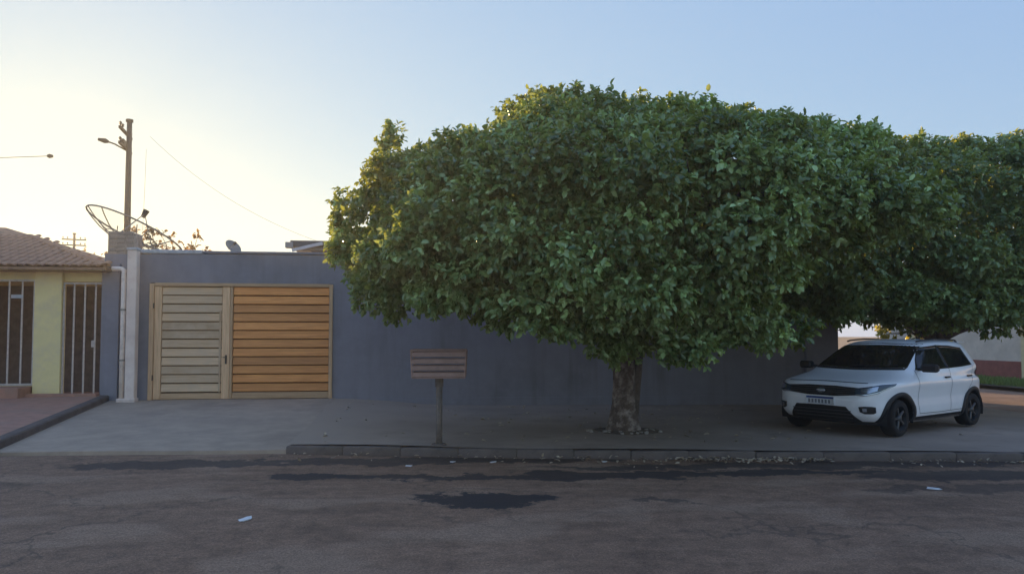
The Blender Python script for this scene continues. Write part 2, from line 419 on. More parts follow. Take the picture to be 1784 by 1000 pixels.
# ------------------------------------------------------------------ long slate wall
WY = 17.5
gx0, gx1, gz1 = -6.0, -2.0, 2.89
w = thing('boundary_wall', 'long dark slate grey wall behind the tree, holding the wooden gate', 'wall', (0, WY, 0))
b = MB()
b.box(-6.98, gx0, 0, .22, -.4, 3.52); b.box(gx1, 10.27, 0, .22, -.4, 3.56); b.box(gx0, gx1, 0, .22, gz1, 3.545)
b.box(10.05, 10.27, .22, 14, -.4, 3.56)
b.build('wall_panel', M['wall'], w)
b = MB(); b.box(-6.3, -4.9, -.03, .25, 3.545, 3.63, b=.012); b.build('pale_coping', M['coping'], w)
b = MB(); b.box(-4.895, 10.3, -.025, .245, 3.56, 3.615, b=.01); b.build('coping', M['wall'], w)
b = MB(); b.box(9.45, 10.30, -.10, -.003, -.4, 3.5, b=.01); b.build('corner_pilaster', M['wall'], w)
b = MB(); b.box(-6.99, -6.62, -.10, -.003, -.4, 3.3, b=.01); b.build('end_pilaster', M['wall'], w)
b = MB(); b.box(-1.99, 9.44, -.02, -.003, -.4, .26, b=.006); b.build('wall_base', M['wall'], w)

# ------------------------------------------------------------------ wooden gate
g = thing('wooden_gate', 'wooden gate of horizontal boards, weathered door leaf left and orange leaf right', 'gate', (-4.0, WY, .27))
def gp(name, x0, x1, z0, z1, y0, y1, mat, vertical=False, bev=.008, label=None):
    """board with local X along its grain"""
    L, H = (z1-z0, x1-x0) if vertical else (x1-x0, z1-z0)
    o = MB().box(-L/2, L/2, y0-(y0+y1)/2, y1-(y0+y1)/2, -H/2, H/2, b=bev).build(name, mat, g)
    o.location = ((x0+x1)/2, (y0+y1)/2, (z0+z1)/2)
    if vertical: o.rotation_euler = (0, -math.pi/2, 0)
    if label: o['label'] = label
    return o
gp('outer_frame', -2.0, -1.90, 0, 2.60, -.06, .10, M['wood_fr'], True)
gp('outer_frame', 1.92, 2.0, 0, 2.60, -.06, .10, M['wood_fr'], True)
gp('top_rail', -1.897, 1.917, 2.54, 2.615, -.055, .10, M['wood_fr'])
gp('stile', -1.895, -1.74, .02, 2.535, -.03, .05, M['wood_fr'], True)
gp('stile', -.44, -.27, .02, 2.535, -.03, .05, M['wood_fr'], True)
gp('stile', -.262, -.205, .02, 2.535, -.045, .05, M['wood_fr'], True)
gp('bottom_rail', -1.737, -.443, .02, .15, -.025, .045, M['wood_fr'])
gp('bottom_rail', -.202, 1.917, .02, .16, -.035, .045, M['wood_fr'])
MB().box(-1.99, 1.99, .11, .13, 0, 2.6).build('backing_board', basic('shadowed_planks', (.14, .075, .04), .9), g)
zt, zb, ns = 2.535, .17, 12
for k in range(ns):
    h = (zt-zb)/ns
    z0 = zb+k*h; tilt = R(random.uniform(-4, -1.5))
    for (xa, xb, mat) in ((-1.737, -.443, M['wood_gr']), (-.202, 1.917, M['wood_or'])):
        o = gp('slat', xa+.004, xb-.004, z0+.012, z0+h-.008, -.012, .02, mat, bev=.007)
        o.rotation_euler = (-R(9)+random.uniform(-.02, .02), 0, 0)
        o.location.z += random.uniform(-.003, .003)
# second narrow stile of the wicket door and lock hardware
gp('door_edge_strip', -.50, -.452, .17, 2.0, -.034, -.014, M['wood_gr'], True)
b = MB(); b.box(-.36, -.32, -.05, -.031, .80, 1.0, b=.004); b.tube([(-.34, -.05, .95), (-.34, -.085, .95), (-.40, -.09, .95)], .009); b.build('door_handle', M['blackmetal'], g)
for z in (.5, 2.1):
    b = MB(); b.tube([(-1.90, -.065, z-.06), (-1.90, -.065, z+.06)], .014); b.build('hinge', M['blackmetal'], g)

# ------------------------------------------------------------------ pale meter post, pipe, raw column
o = thing('meter_post', 'pinkish white square post standing left of the wooden gate', 'post', (-6.25, 17.22, .27))
b = MB(); b.box(-.115, .085, -.10, .10, 0, 3.30, b=.012); b.build('shaft', M['postpaint'], o)
b = MB(); b.box(-.135, .105, -.12, .12, -.03, .075, b=.012); b.build('foot', M['postpaint'], o)
b = MB(); b.box(-.13, .10, -.115, .115, 3.301, 3.36, b=.012); b.build('cap', M['coping'], o)
o = thing('drain_pipe', 'white plastic pipe with an elbow on top beside the pale post', 'pipe', (-6.46, 17.22, .27))
b = MB(); b.tube([(.0, 0, 0.0), (0, 0, 1.4), (.0, 0, 2.78), (0, .01, 2.85), (-.05, .02, 2.895), (-.12, .03, 2.90), (-.26, .04, 2.90)], .052, 12); b.build('pipe', M['pvc'], o, True)
b = MB(); b.box(-.085, .085, -.085, .085, -.03, .07, b=.015); b.build('foot', M['postpaint'], o)
for z in (.9, 2.0):
    b = MB(); b.lathe([(.056, z-.02), (.060, z-.018), (.060, z+.018), (.056, z+.02)], 14); b.build('clamp', M['alu'], o)
o = thing('raw_column', 'rough unpainted masonry column rising above the wall under the dish', 'column', (-6.68, 17.66, 0))
b = MB(); b.box(-.30, .30, -.02, .4, 3.3, 4.02, b=.02); b.build('masonry', M['raw'], o)
bm_ = MB().box(-.11, .11, -.035, .035, -.04, .04, b=.008).mesh('brick', M['raw'])
for r in range(8):
    for c in range(3):
        x = -.18+.18*c-(.02 if r % 2 else 0)
        inst('brick', bm_, o, (x, .005+random.uniform(-.006, .006), 3.36+r*.092), (0, 0, random.uniform(-.04, .04)), (.76, 1, 1))
for x, h in ((-.2, .18), (.0, .12), (.22, .22)):
    MB().tube([(x, .2, 4.0), (x+.02, .2, 4.02+h)], .012, 6).build('rebar', M['basketpost'], o)

# ------------------------------------------------------------------ neighbour's house
nh = thing('neighbour_house', 'yellow green house with clay tile roof and barred openings at left', 'house', (-7.93, WY, 0))
HX = -8.0
b = MB()
b.box(-.46, .10, -.06, .16, -.2, 3.16, b=.01); b.build('pillar', M['cream'], nh)
b = MB()
b.box(-8, -.462, .05, .25, 2.93, 3.17); b.box(.102, 1.01, .05, .25, 2.90, 3.17); b.box(-8, -.462, .05, .25, -.2, .60)
b.box(-8, -4.2, .051, .25, .60, 2.93)
b.build('wall', M['cream'], nh)
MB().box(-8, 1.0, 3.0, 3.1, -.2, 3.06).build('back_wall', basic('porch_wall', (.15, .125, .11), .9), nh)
MB().box(-8, 1.0, .26, 3.0, 2.98, 3.05).build('ceiling', M['cream'], nh)
MB().box(-8, 1.0, .0, 3.0, .20, .26).build('porch_floor', M['redfloor'], nh)
b = MB(); b.box(-8, -.50, -.55, .04, -.1, .60, b=.012); b.build('plinth', M['redfloor'], nh)
b = MB(); b.box(-.495, .95, -.28, -.065, -.1, zdrive(17.4)+.17, b=.01); b.build('doorstep', M['redfloor'], nh)
def grille(x0, x1, z0, z1, y, step, name):
    gr = MB()
    gr.box(x0, x1, y-.02, y+.02, z1-.04, z1); gr.box(x0, x1, y-.02, y+.02, z0, z0+.04)
    gr.box(x0, x0+.035, y-.019, y+.019, z0+.041, z1-.041); gr.box(x1-.035, x1, y-.019, y+.019, z0+.041, z1-.041)
    fr = gr.build(name, M['iron'], nh)
    n = round((x1-x0)/step); bar = MB().box(-.016, .016, -.010, .010, z0+.03, z1-.03).mesh('bar', M['iron'])
    for i in range(1, n): inst('bar', bar, fr, (x0+(x1-x0)*i/n, y, 0))
    return fr
gr = grille(-4.2, -.465, .62, 2.93, .0, .26, 'window_grille')
MB().box(-.95, -.70, -.035, -.021, 2.52, 2.60, b=.004).build('name_plate', M['coping'], gr)
gr = grille(.105, 1.0, .30, 2.88, .02, .23, 'entrance_grille')
MB().box(.72, .80, -.03, -.001, 1.45, 1.60, b=.006).build('lock_box', M['iron'], gr)
# hip roof: clay barrel tiles one by one on the front slope
EZ, EY, EXR, PIT = 3.20, -.40, 1.12, .33
rf = MB()
A = (-14.0, EY, EZ); B_ = (EXR, EY, EZ); Cc = (EXR-4.2, EY+4.2, EZ+4.2*PIT); D = (-9.8, EY+4.2, EZ+4.2*PIT); E1 = (EXR, EY+8.4, EZ); E2 = (-14, EY+8.4, EZ)
rf.add([A, B_, Cc, D, E1, E2], [(0, 1, 2, 3), (1, 4, 2), (4, 5, 3, 2), (5, 0, 3)])
rf.add([(x, y, z-.10) for x, y, z in (A, B_, E1, E2)], [(3, 2, 1, 0)])
roof = rf.build('roof', M['tile'], nh)
b = MB(); b.box(-14, EXR, EY-.03, EY-.003, EZ-.08, EZ-.02); b.box(EXR+.003, EXR+.03, EY-.03, EY+8.4, EZ-.08, EZ-.02); b.build('fascia', basic('brown_fascia', (.34, .2, .12), .8), roof)
tv = []; nseg = 6
for u in (0, 1):
    for k in range(nseg+1):
        a = math.pi*k/nseg; rr = .085-.012*u
        tv.append((-rr*math.cos(a), u*.42, rr*math.sin(a)*.6))
tile = MB().add(tv, [(k, k+1, nseg+2+k, nseg+1+k)[::-1] for k in range(nseg)])
ti = len(tile.v)
tile.add([(x*.86, y, z*.80-.004) for x, y, z in tv], [(k, k+1, nseg+2+k, nseg+1+k) for k in range(nseg)])
tile.f += [(k, k+1, ti+k+1, ti+k) for k in range(nseg)]
tme = tile.mesh('roof_tile', M['tile'])
sl = math.atan(PIT); nrow = 9
for r in range(nrow):
    d = r*.36
    y = EY-.05+d*math.cos(sl); z = EZ+.0+d*math.sin(sl)
    for i in range(40):
        x = EXR-.05-i*.185
        if x > EXR-(y-EY)-.06 or x < -3.6: continue
        inst('roof_tile', tme, roof, (x+random.uniform(-.008, .008), y, z-.004), (sl+random.uniform(-.012, .02), 0, random.uniform(-.03, .03)))
for r in range(13):                                     # hip ridge tiles
    d = r*.33; q = d/math.sqrt(2+PIT*PIT)
    inst('ridge_tile', tme, roof, (EXR-q+.02, EY+q-.02, EZ+q*PIT+.02), (math.atan(PIT/1.414), 0, R(45)), (1.25, 1.05, 1.2))

# ------------------------------------------------------------------ things on and behind the wall
rh = thing('rear_house', 'flat dark roof edge of the house rising behind the slate wall', 'house', (0, 20.0, 0))
MB().box(-2.9, 9.0, .3, 9, 0, 3.95).build('wall', M['wall'], rh)
b = MB(); b.box(-3.4, 9.4, 0, 9.4, 4.04, 4.20, b=.01); ro = b.build('roof', M['fascia'], rh)
MB().box(-3.3, 9.3, .1, 9.2, 3.951, 4.039).build('soffit', M['zinc'], ro)
mt_ = Matrix.Translation((-2.9, -.06, 4.03)) @ Matrix.Rotation(R(-14), 4, 'Y')
MB().box(-.45, .35, -.02, .02, -.03, .05, M=mt_).build('flashing', M['blue_sheet'], ro)
MB().box(-3.52, -3.32, -.05, .15, 4.0, 4.15, b=.01).build('gutter_end', M['zinc'], ro)

def small_dish():
    o = thing('small_dish', 'small solid satellite dish peeking over the slate wall', 'satellite dish', (-4.66, 19.2, 3.55))
    Mx = Matrix.Translation((0, 0, .34)) @ Matrix.Rotation(R(48), 4, 'Y') @ Matrix.Rotation(R(30), 4, 'X') @ Matrix.Scale(.72, 4)
    prof = [(.001, 0), (.10, .006), (.20, .026), (.29, .055), (.30, .062), (.29, .066), (.20, .034), (.10, .014), (.001, .008)]
    MB().lathe(prof, 24, Mx).build('reflector', M['alu'], o, True)
    p = Mx @ Vector((0, -.28, .04)); q = Mx @ Vector((0, -.1, .34))
    MB().tube([p, q], .012, 6).build('feed_arm', M['alu'], o)
    MB().tube([q, q+(p-q).normalized()*.08], .03, 8).build('feed_horn', M['blackmetal'], o)
    MB().tube([(0, 0, 0), (0, 0, .34)], .02, 8).build('mast', M['alu'], o)
small_dish()

def mesh_dish():
    base = Vector((-7.5, 20.0, 0))
    o = thing('mesh_satellite_dish', 'large wire mesh satellite dish with ribs above the raw column', 'satellite dish', base)
    n = Vector((.36, .22, .90)).normalized()
    q = n.to_track_quat('Z', 'Y').to_matrix().to_4x4()
    Mx = Matrix.Translation((.06, 0, 4.02)) @ q
    RR = 1.22; dep = .42
    zf = lambda r: dep*(r/RR)**2
    ring = lambda r, k=40: [Mx @ Vector((r*math.cos(2*math.pi*i/k), r*math.sin(2*math.pi*i/k), zf(r))) for i in range(k+1)]
    MB().tube(ring(RR), .022, 6).build('rim', M['alu'], o)
    MB().tube(ring(.62, 28), .010, 5).build('ring', M['alu'], o)
    MB().tube(ring(.22, 16), .016, 5).build('hub_ring', M['alu'], o)
    for i in range(12):
        a = 2*math.pi*i/12+.1
        MB().tube([Mx @ Vector((r*math.cos(a), r*math.sin(a), zf(r)-.008)) for r in (.2, .5, .8, 1.05, RR)], .014, 5).build('rib', M['alu'], o)
    mm, t, p, out = new_mat('fine_wire_mesh')
    p.inputs['Base Color'].default_value = (.25, .24, .20, 1); p.inputs['Roughness'].default_value = .6
    tb = N(t, 'ShaderNodeBsdfTransparent'); ms = N(t, 'ShaderNodeMixShader'); ms.inputs[0].default_value = .16
    t.links.new(tb.outputs[0], ms.inputs[1]); t.links.new(p.outputs[0], ms.inputs[2]); t.links.new(ms.outputs[0], out.inputs[0])
    MB().lathe([(r, zf(r)) for r in (.2, .45, .7, .95, 1.2)], 40, Mx).build('mesh_panel', mm, o)
    fp = Mx @ Vector((0, 0, .92))
    for i in range(3):
        a = 2*math.pi*i/3+.5
        MB().tube([Mx @ Vector((.62*math.cos(a), .62*math.sin(a), zf(.62))), fp], .012, 5).build('feed_strut', M['alu'], o)
    ax = (Mx.to_3x3() @ Vector((0, 0, 1)))
    MB().tube([fp-ax*.10, fp+ax*.10], [.055, .085], 10).build('feed_horn', M['blackmetal'], o)
    MB().tube([(.06, 0, 3.0), (.06, 0, 3.7), Mx @ Vector((0, 0, -.03))], .05, 8).build('mast', M['alu'], o)
mesh_dish()

# utility pole with two cross-arms and a street lamp
def utility_pole(loc, h, lab, big=True, rz=0):
    o = thing('utility_pole', lab, 'utility pole', loc, rz)
    MB().tube([(0, 0, -.5), (0, 0, h*.5), (0, 0, h)], [.17, .13, .095], 14).build('shaft', M['pole'], o, True)
    for z in ((h-.45, h-1.05) if big else (h-.5, h-1.0)):
        MB().box(-.95, .95, -.13-.05, -.13+.05, z-.055, z+.055, b=.008).build('crossarm', M['pole'], o)
        for x in (-.85, -.5, .5, .85):
            Mx = Matrix.Translation((x, -.13, z+.055))
            MB().lathe([(.02, 0), (.02, .06), (.06, .07), (.03, .11), (.065, .13), (.035, .17), (.001, .2)], 10, Mx).build('insulator', M['blackmetal'], o, True)
    MB().tube([(0, 0, h), (0, 0, h+.1)], .14, 10).build('pole_cap', M['pole'], o)
    if big:
        MB().box(-.2, .2, -.28, -.14, h-1.0, h-.72, b=.02).build('switch_box', M['blackmetal'], o)
        L = Vector((.25, -.96, 0))
        MB().tube([L*.1+Vector((0, 0, h-1.15)), L*.5+Vector((0, 0, h-.95)), L*.75+Vector((0, 0, h-.88))], .03, 8).build('lamp_arm', M['pole'], o)
        MB().tube([L*.72+Vector((0, 0, h-.89)), L*.85+Vector((0, 0, h-.86)), L*1.1+Vector((0, 0, h-.83))], [.05, .10, .05], 10).build('lamp_head', M['blackmetal'], o, True)
    return o
utility_pole((-11.55, 31.0, 0), 10.2, 'tall concrete utility pole with two cross-arms rising behind the mesh dish', True, R(-82))
utility_pole((-30.5, 70.0, 0), 10.7, 'small far utility pole with cross-arms left of the mesh dish', False, R(15))
def wire(a, b, sag, lab, r=.006, n=16):
    a, b = Vector(a), Vector(b)
    p = [a.lerp(b, i/n) - Vector((0, 0, 4*sag*(i/n)*(1-i/n))) for i in range(n+1)]
    tag(MB().tube(p, r, 4).build('power_line', M['wire']), lab, 'cable', 'overhead cables of the utility pole')
wire((-10.9, 31.4, 9.75), (-3.0, 24.0, 4.6), .5, 'upper thin cable sloping from the tall pole down towards the rear house')
wire((-11.0, 31.3, 9.2), (-9.2, 26.0, 5.2), .3, 'steep thin cable dropping from the tall pole behind the mesh dish')
wire((-14.5, 31.0, 8.75), (-40, 33, 9.4), .5, 'thin cable running left from the tall pole out of the picture', .014)
tag(MB().tube([(-14.38, 31.0, 8.74), (-14.5, 31.0, 8.75), (-14.58, 31.0, 8.75)], [.05, .09, .05], 8).build('cable_splice', M['blackmetal'], None, True),
    'dark splice closure at the end of the left cable', 'splice')

# ------------------------------------------------------------------ slatted rubbish basket on a post
def basket():
    o = thing('rubbish_basket', 'brown slatted rubbish basket on a steel post at the kerb', 'rubbish basket', (.28, 11.1, .09), R(-5))
    MB().tube([(0, 0, -.15), (0, 0, .98)], .048, 12).build('post', M['basketpost'], o, True)
    MB().tube([(0, 0, 0), (0, 0, .03)], [.12, .10], 12).build('footing', M['kerb'], o)
    MB().tube([(0, 0, .86), (0, 0, 1.0)], .062, 12).build('collar', M['basketpost'], o)
    wx, wy, z0, z1 = .40, .22, 1.0, 1.40
    fl = .02
    f = MB()
    for sx in (-1, 1):
        for sy in (-1, 1):
            f.tube([(sx*(wx-fl), sy*(wy-fl), z0), (sx*wx, sy*wy, z1)], .014, 6)
    f.tube([(-wx, -wy, z1), (wx, -wy, z1), (wx, wy, z1), (-wx, wy, z1), (-wx, -wy, z1)], .016, 6)
    f.build('frame', M['basket'], o)
    MB().box(-wx+fl, wx-fl, -wy+fl, wy-fl, z0-.01, z0+.008).build('floor_plate', M['basket'], o)
    ha = .068
    for k in range(4):
        z = z0+.012+k*.098; s = (z-z0)/(z1-z0)
        yy = wy-fl*(1-s)
        for sy in (-1, 1):
            Mx = Matrix.Translation((0, sy*(yy+.004), z+ha/2)) @ Matrix.Rotation(sy*R(7), 4, 'X')
            MB().box(-(wx-fl*(1-s)), wx-fl*(1-s), -.006, .006, -ha/2, ha/2, b=.004, M=Mx).build('slat', M['basket'], o)
        xx = wx-fl*(1-s)
        for sx in (-1, 1):
            MB().box(sx*xx-.006, sx*xx+.006, -yy+.01, yy-.01, z, z+ha, b=.004).build('slat', M['basket'], o)
basket()

# ------------------------------------------------------------------ trees
def unit(v): return v/np.linalg.norm(v, axis=-1, keepdims=True)
def leaf_mesh(name, P, Dn, Up, L, Wd, tint, mat, droop=.18, fold=.16):
    """P base points, Dn leaf directions, Up approximate leaf normals; every leaf is a folded fan of four triangles"""
    n = len(P); Sd = unit(np.cross(Dn, Up)); Nn = np.cross(Sd, Dn)
    L = L[:, None]; Wd = Wd[:, None]
    v = np.empty((n, 6, 3), np.float32)
    v[:, 0] = P; v[:, 1] = P + Dn*L - Nn*L*droop
    for k, (f_, w_, dr) in enumerate(((.28, .44, 0), (.70, .42, .35))):
        v[:, 2+k] = P + Dn*L*f_ + Sd*Wd*w_ + Nn*Wd*fold - Nn*L*droop*dr
        v[:, 4+k] = P + Dn*L*f_ - Sd*Wd*w_ + Nn*Wd*fold - Nn*L*droop*dr
    tri = np.array([(0, 2, 3), (0, 3, 1), (0, 1, 5), (0, 5, 4)])
    F = (np.arange(n)[:, None, None]*6 + tri[None]).reshape(-1)
    me = bpy.data.meshes.new(name)
    me.vertices.add(n*6); me.vertices.foreach_set('co', v.reshape(-1))
    me.loops.add(len(F)); me.loops.foreach_set('vertex_index', F.astype(np.int32))
    me.polygons.add(len(F)//3); me.polygons.foreach_set('loop_start', np.arange(0, len(F), 3, dtype=np.int32))
    me.update(calc_edges=True)
    at = me.attributes.new('tint', 'FLOAT', 'POINT'); at.data.foreach_set('value', np.repeat(tint, 6).astype(np.float32))
    me.materials.append(mat); return me

def crown(name, clumps, mat, parent, leaves_per=8, L0=.13, seed=1, sprig_density=70, fill=None):
    """clumps: list of (centre, radius, outward dir). Sprigs of leaves stand on the outer side of every clump."""
    r = np.random.default_rng(seed); Ps, Ds, Us, Ls, Ws, Ts = [], [], [], [], [], []
    for (c, rad, out) in clumps:
        ns = max(6, int(sprig_density*(rad/.6)**2))
        d = unit(r.normal(size=(ns*3, 3)) + out*.55)
        k = (d@out) > -.25
        d = d[k][:ns]; ns = len(d)
        pos = c + d*(rad*r.uniform(.55, 1.08, ns))[:, None]*np.array([1, 1, .85])
        ax = unit(d*.8 + out*.35 + np.array([0, 0, .05]) + r.normal(size=(ns, 3))*.35)
        ct = r.normal(.34, .12)
        m = ns*leaves_per
        A = np.repeat(ax, leaves_per, 0); Q = np.repeat(pos, leaves_per, 0)
        rnd = unit(r.normal(size=(m, 3))); side = unit(rnd - A*(rnd*A).sum(1, keepdims=True))
        sp = r.uniform(.35, 1.15, m)[:, None]
        D = unit(A*np.cos(sp) + side*np.sin(sp) + np.array([0, 0, -.28]))
        Q = Q + A*r.uniform(-.09, .06, m)[:, None]
        U = unit(A*1.0 + np.array([0, 0, .45]) + r.normal(size=(m, 3))*.35)
        Ps.append(Q); Ds.append(D); Us.append(U)
        l = L0*np.clip(r.normal(.95, .26, m), .4, 1.6); Ls.append(l); Ws.append(l*r.uniform(.50, .66, m))
        st = np.repeat(r.normal(0, .10, ns) + (r.random(ns) < .30)*r.uniform(.15, .50, ns), leaves_per)
        Ts.append(np.clip(ct + st + r.normal(0, .12, m), 0, 1))
    if fill is not None:
        m = len(fill)
        Ps.append(fill); Ds.append(unit(r.normal(size=(m, 3)))); Us.append(unit(r.normal(size=(m, 3))+np.array([0, 0, .8])))
        l = L0*1.5*r.uniform(.8, 1.3, m); Ls.append(l); Ws.append(l*.5); Ts.append(r.uniform(.1, .5, m))
    me = leaf_mesh(name, np.concatenate(Ps), np.concatenate(Ds), np.concatenate(Us), np.concatenate(Ls), np.concatenate(Ws), np.concatenate(Ts), mat)
    return tag(link(bpy.data.objects.new(name, me), parent), kind='stuff')

def dome_clumps(cen, rx, ry, zt, zb, n, seed, rad=(.42, .75), low=None, cut=None, top=None):
    """clump centres spread over a domed crown with an uneven skirt; relative to the trunk base"""
    r = np.random.default_rng(seed); out = []; tries = 0
    C0 = np.array(cen)
    pts = []
    while len(out) < n and tries < n*60:
        tries += 1
        d = unit(r.normal(size=3)); 
        if d[2] < -.55: continue
        sx = np.array([rx, ry, (zt-cen[2]) if d[2] > 0 else (cen[2]-zb)])
        lump = 1 + .07*math.sin(3.1*d[0]*rx+seed) + .06*math.sin(2.7*d[1]*ry+2*seed) + .05*math.sin(5*d[2]+d[0]*4)
        e = d/(np.abs(d)**2.7).sum()**(1/2.7)              # boxier than an ellipsoid
        p = C0 + e*sx*lump*r.uniform(.86, 1.0)
        if top is not None: p[2] = min(p[2], top(p[0]) - r.uniform(.30, .60) - 1.25*(p[1]/ry)**2)
        if low is not None:
            zl = low(p[0], p[1])
            if p[2] < zl: p[2] = zl + r.uniform(0, .35)
        if cut is not None and cut(p): continue
        rr = r.uniform(*rad)
        if any(np.linalg.norm(p-q) < .98*min(rr, r2) for q, r2 in pts): continue
        pts.append((p, rr)); o = unit((p-C0)/sx); out.append((p, rr, o))
    return out

def limb(b, p0, p1, r0, r1, r, n=7, wob=.12, sides=9):
    p0, p1 = np.array(p0, float), np.array(p1, float); P = []; Rr = []
    for i in range(n):
        t = i/(n-1); q = p0+(p1-p0)*t + np.array([0, 0, .25*math.sin(math.pi*t)])*np.linalg.norm(p1-p0)*.25
        if 0 < i < n-1: q = q + r.normal(size=3)*wob*.5
        P.append(tuple(q)); Rr.append(r0+(r1-r0)*t)
    b.tube(P, Rr, sides); return P

def trunk_mesh(prof, n=28, seed=3):
    """prof: (z, cx, cy, r); ridged surface"""
    r = np.random.default_rng(seed); b = MB(); vs = []; ph = r.uniform(0, 6, 5)
    for z, cx, cy, rad in prof:
        for k in range(n):
            a = 2*math.pi*k/n
            q = rad*(1+.07*math.sin(3*a+ph[0]+z*1.2)+.05*math.sin(5*a+ph[1]-z*2)+.035*math.sin(9*a+ph[2]+z*3)+r.uniform(-.025, .025))
            vs.append((cx+q*math.cos(a), cy+q*math.sin(a), z))
    m = len(prof)
    b.add(vs, [(i*n+k, i*n+(k+1) % n, (i+1)*n+(k+1) % n, (i+1)*n+k) for i in range(m-1) for k in range(n)])
    return b

def big_tree(loc, lab, clumps, mat, seed, L0, dens, fillbox, tr=.21, fork=True, nl=8):
    o = thing('street_tree', lab, 'tree', loc, 0, 'dense round street trees')
    r = np.random.default_rng(seed)
    zz = np.linspace(-.15, 2.3, 22)
    prof = [(z, -.02+.03*math.sin(z*1.6), .02*math.cos(z*1.9), tr*(1.0+.45*math.exp(-max(z, 0)*5)-.10*min(z, 1.2)+.10*max(0, z-1.3))) for z in zz]
    trunk_mesh(prof, 30, seed).build('trunk', M['bark'], o, True)
    if fork:
        zz = np.linspace(.25, 2.2, 16)
        prof = [(z, .13+.17*(z-.25)*.55, -.02, tr*.50*(1-.1*z)) for z in zz]
        trunk_mesh(prof, 18, seed+1).build('side_stem', M['bark2'], o, True)
    cl = [clumps[i] for i in r.permutation(len(clumps))[:26]]
    for c, rad, out in cl:
        b = MB(); s = (r.normal()*.08, r.normal()*.08, r.uniform(1.5, 2.2))
        e = c*np.array([.9, .9, 1])-np.array([0, 0, .1]); e[2] = max(e[2], 2.2)
        P = limb(b, s, e, .085, .018, r)
        for k in (3, 4, 5):
            q = np.array(P[k]) + r.normal(size=3)*.55; q[2] = max(q[2], 2.3)
            limb(b, P[k], q, .022, .007, r, 4, .05, 5)
        b.build('limb', M['bark2'], o, True)
    crown('crown', clumps, mat, o, nl, L0, seed, dens, fillbox)
    return o

# --- the big tree in front of the wall
T1 = (3.5, 12.57, .07)
def low1(x, y):
    # lower skirt of the crown (relative to the trunk base): lowest right of the trunk, high over the car
    xe = (x+3.5)*12.57/(y+12.57)-3.5
    k = [(-5.2, 2.85), (-4.6, 2.48), (-3.8, 2.30), (-3.0, 2.48), (-2.2, 2.25), (-1.2, 1.90), (-.3, 1.78), (.8, 1.70), (1.4, 1.72), (2.1, 1.9), (2.5, 2.2), (2.85, 2.75), (3.8, 3.0), (5, 3.0)]
    return float(np.interp(xe, [a for a, _ in k], [c for _, c in k])) + .36
def top1(x):
    k = [(-5.0, 3.7), (-4.4, 4.25), (-3.7, 4.7), (-2.6, 4.95), (-2.0, 5.25), (-1.4, 5.66), (0, 5.52), (1.5, 5.58), (2.6, 5.42), (3.3, 5.22), (4.0, 4.9), (4.6, 4.5)]
    return float(np.interp(x, [a for a, _ in k], [c for _, c in k]))
c1 = dome_clumps((-.15, -.1, 3.1), 4.3, 3.25, 5.75, 1.35, 330, 11, (.34, .60), low1, None, top1)
def skirt(clumps, low, x0, x1, rx, ry, cx, n, seed, zr=(-.12, .45), yin=.45):
    # drooping boughs along the lower front edge of a crown
    r = np.random.default_rng(seed)
    for i in range(n):
        x = r.uniform(x0, x1); u = min(1, abs((x-cx)/rx)); y = -ry*math.sqrt(max(0, 1-u**2.6))*r.uniform(yin, 1.0)
        p = np.array([x, y, low(x, y)-.30+r.uniform(*zr)])
        clumps.append((p, r.uniform(.26, .42), unit(np.array([(x-cx)*.25, -.8, -.15]))))
skirt(c1, low1, -4.3, 2.5, 4.4, 3.2, -.15, 100, 77, (-.34, .5))
# loose shoots on the outline
for p, rr in (((-3.9, -.2, 4.95), .26), ((-3.95, -.1, 4.7), .30), ((-4.62, -.3, 3.75), .32), ((-4.66, -.2, 3.45), .32), ((-4.5, -.2, 3.1), .3), ((-1.55, .2, 5.62), .36), ((-1.2, .3, 5.72), .32), ((-1.9, .2, 5.4), .34),
              ((3.7, .2, 5.25), .32), ((4.1, .1, 5.1), .26), ((1.7, -2.6, 1.75), .34), ((1.2, -2.8, 1.7), .34), ((.7, -2.7, 1.72), .30), ((.3, -2.6, 1.75), .32), ((1.4, -2.3, 1.7), .3), ((-1.6, -2.6, 1.8), .3),
              ((1.0, .0, 5.6), .34), ((2.2, .2, 5.55), .34)):
    p = np.array(p); c1.append((p, rr, unit(p-np.array((-.25, -.1, 2.9)))))
rf1 = np.random.default_rng(5)
def fillpts(cen, rx, ry, rz0, rz1, n, low=None):
    d = unit(rf1.normal(size=(n, 3))); q = d*(rf1.uniform(.30, .72, n)**.5)[:, None]
    q = q*np.array([rx, ry, 1]); q[:, 2] = np.where(q[:, 2] > 0, q[:, 2]*rz1, q[:, 2]*rz0)
    q = q+np.array(cen)
    if low is not None:
        zl = np.array([low(a, b_) for a, b_ in q[:, :2]]); q = q[q[:, 2] > zl]
    return q
big_tree(T1, 'big dense dark green tree with mottled trunk in front of the slate wall', c1, M['leaf'], 21, .086, 160,
         fillpts((-.1, -.1, 3.0), 4.1, 3.0, 1.2, 2.3, 26000, low1))
# --- the tree behind the car
T2 = (12.1, 16.4, -.02)
def low2(x, y): return 2.45 + .30*smooth((-1.8-x)/1.5) + .15*math.sin(x*2.3)
def top2(x): return 6.35 + .05*x + .12*math.sin(x*1.9)
c2 = dome_clumps((-.1, .0, 3.8), 5.6, 3.3, 6.3, 1.8, 300, 12, (.36, .64), low2, None, top2)
skirt(c2, low2, -4.6, 5.2, 5.4, 3.1, 0, 230, 78, (-.08, .5), .0)
big_tree(T2, 'second street tree at right, overhanging the white car', c2, M['leaf2'], 33, .096, 120,
         fillpts((0, 0, 3.8), 5.0, 3.0, 1.3, 2.1, 20000, low2), .20, False)

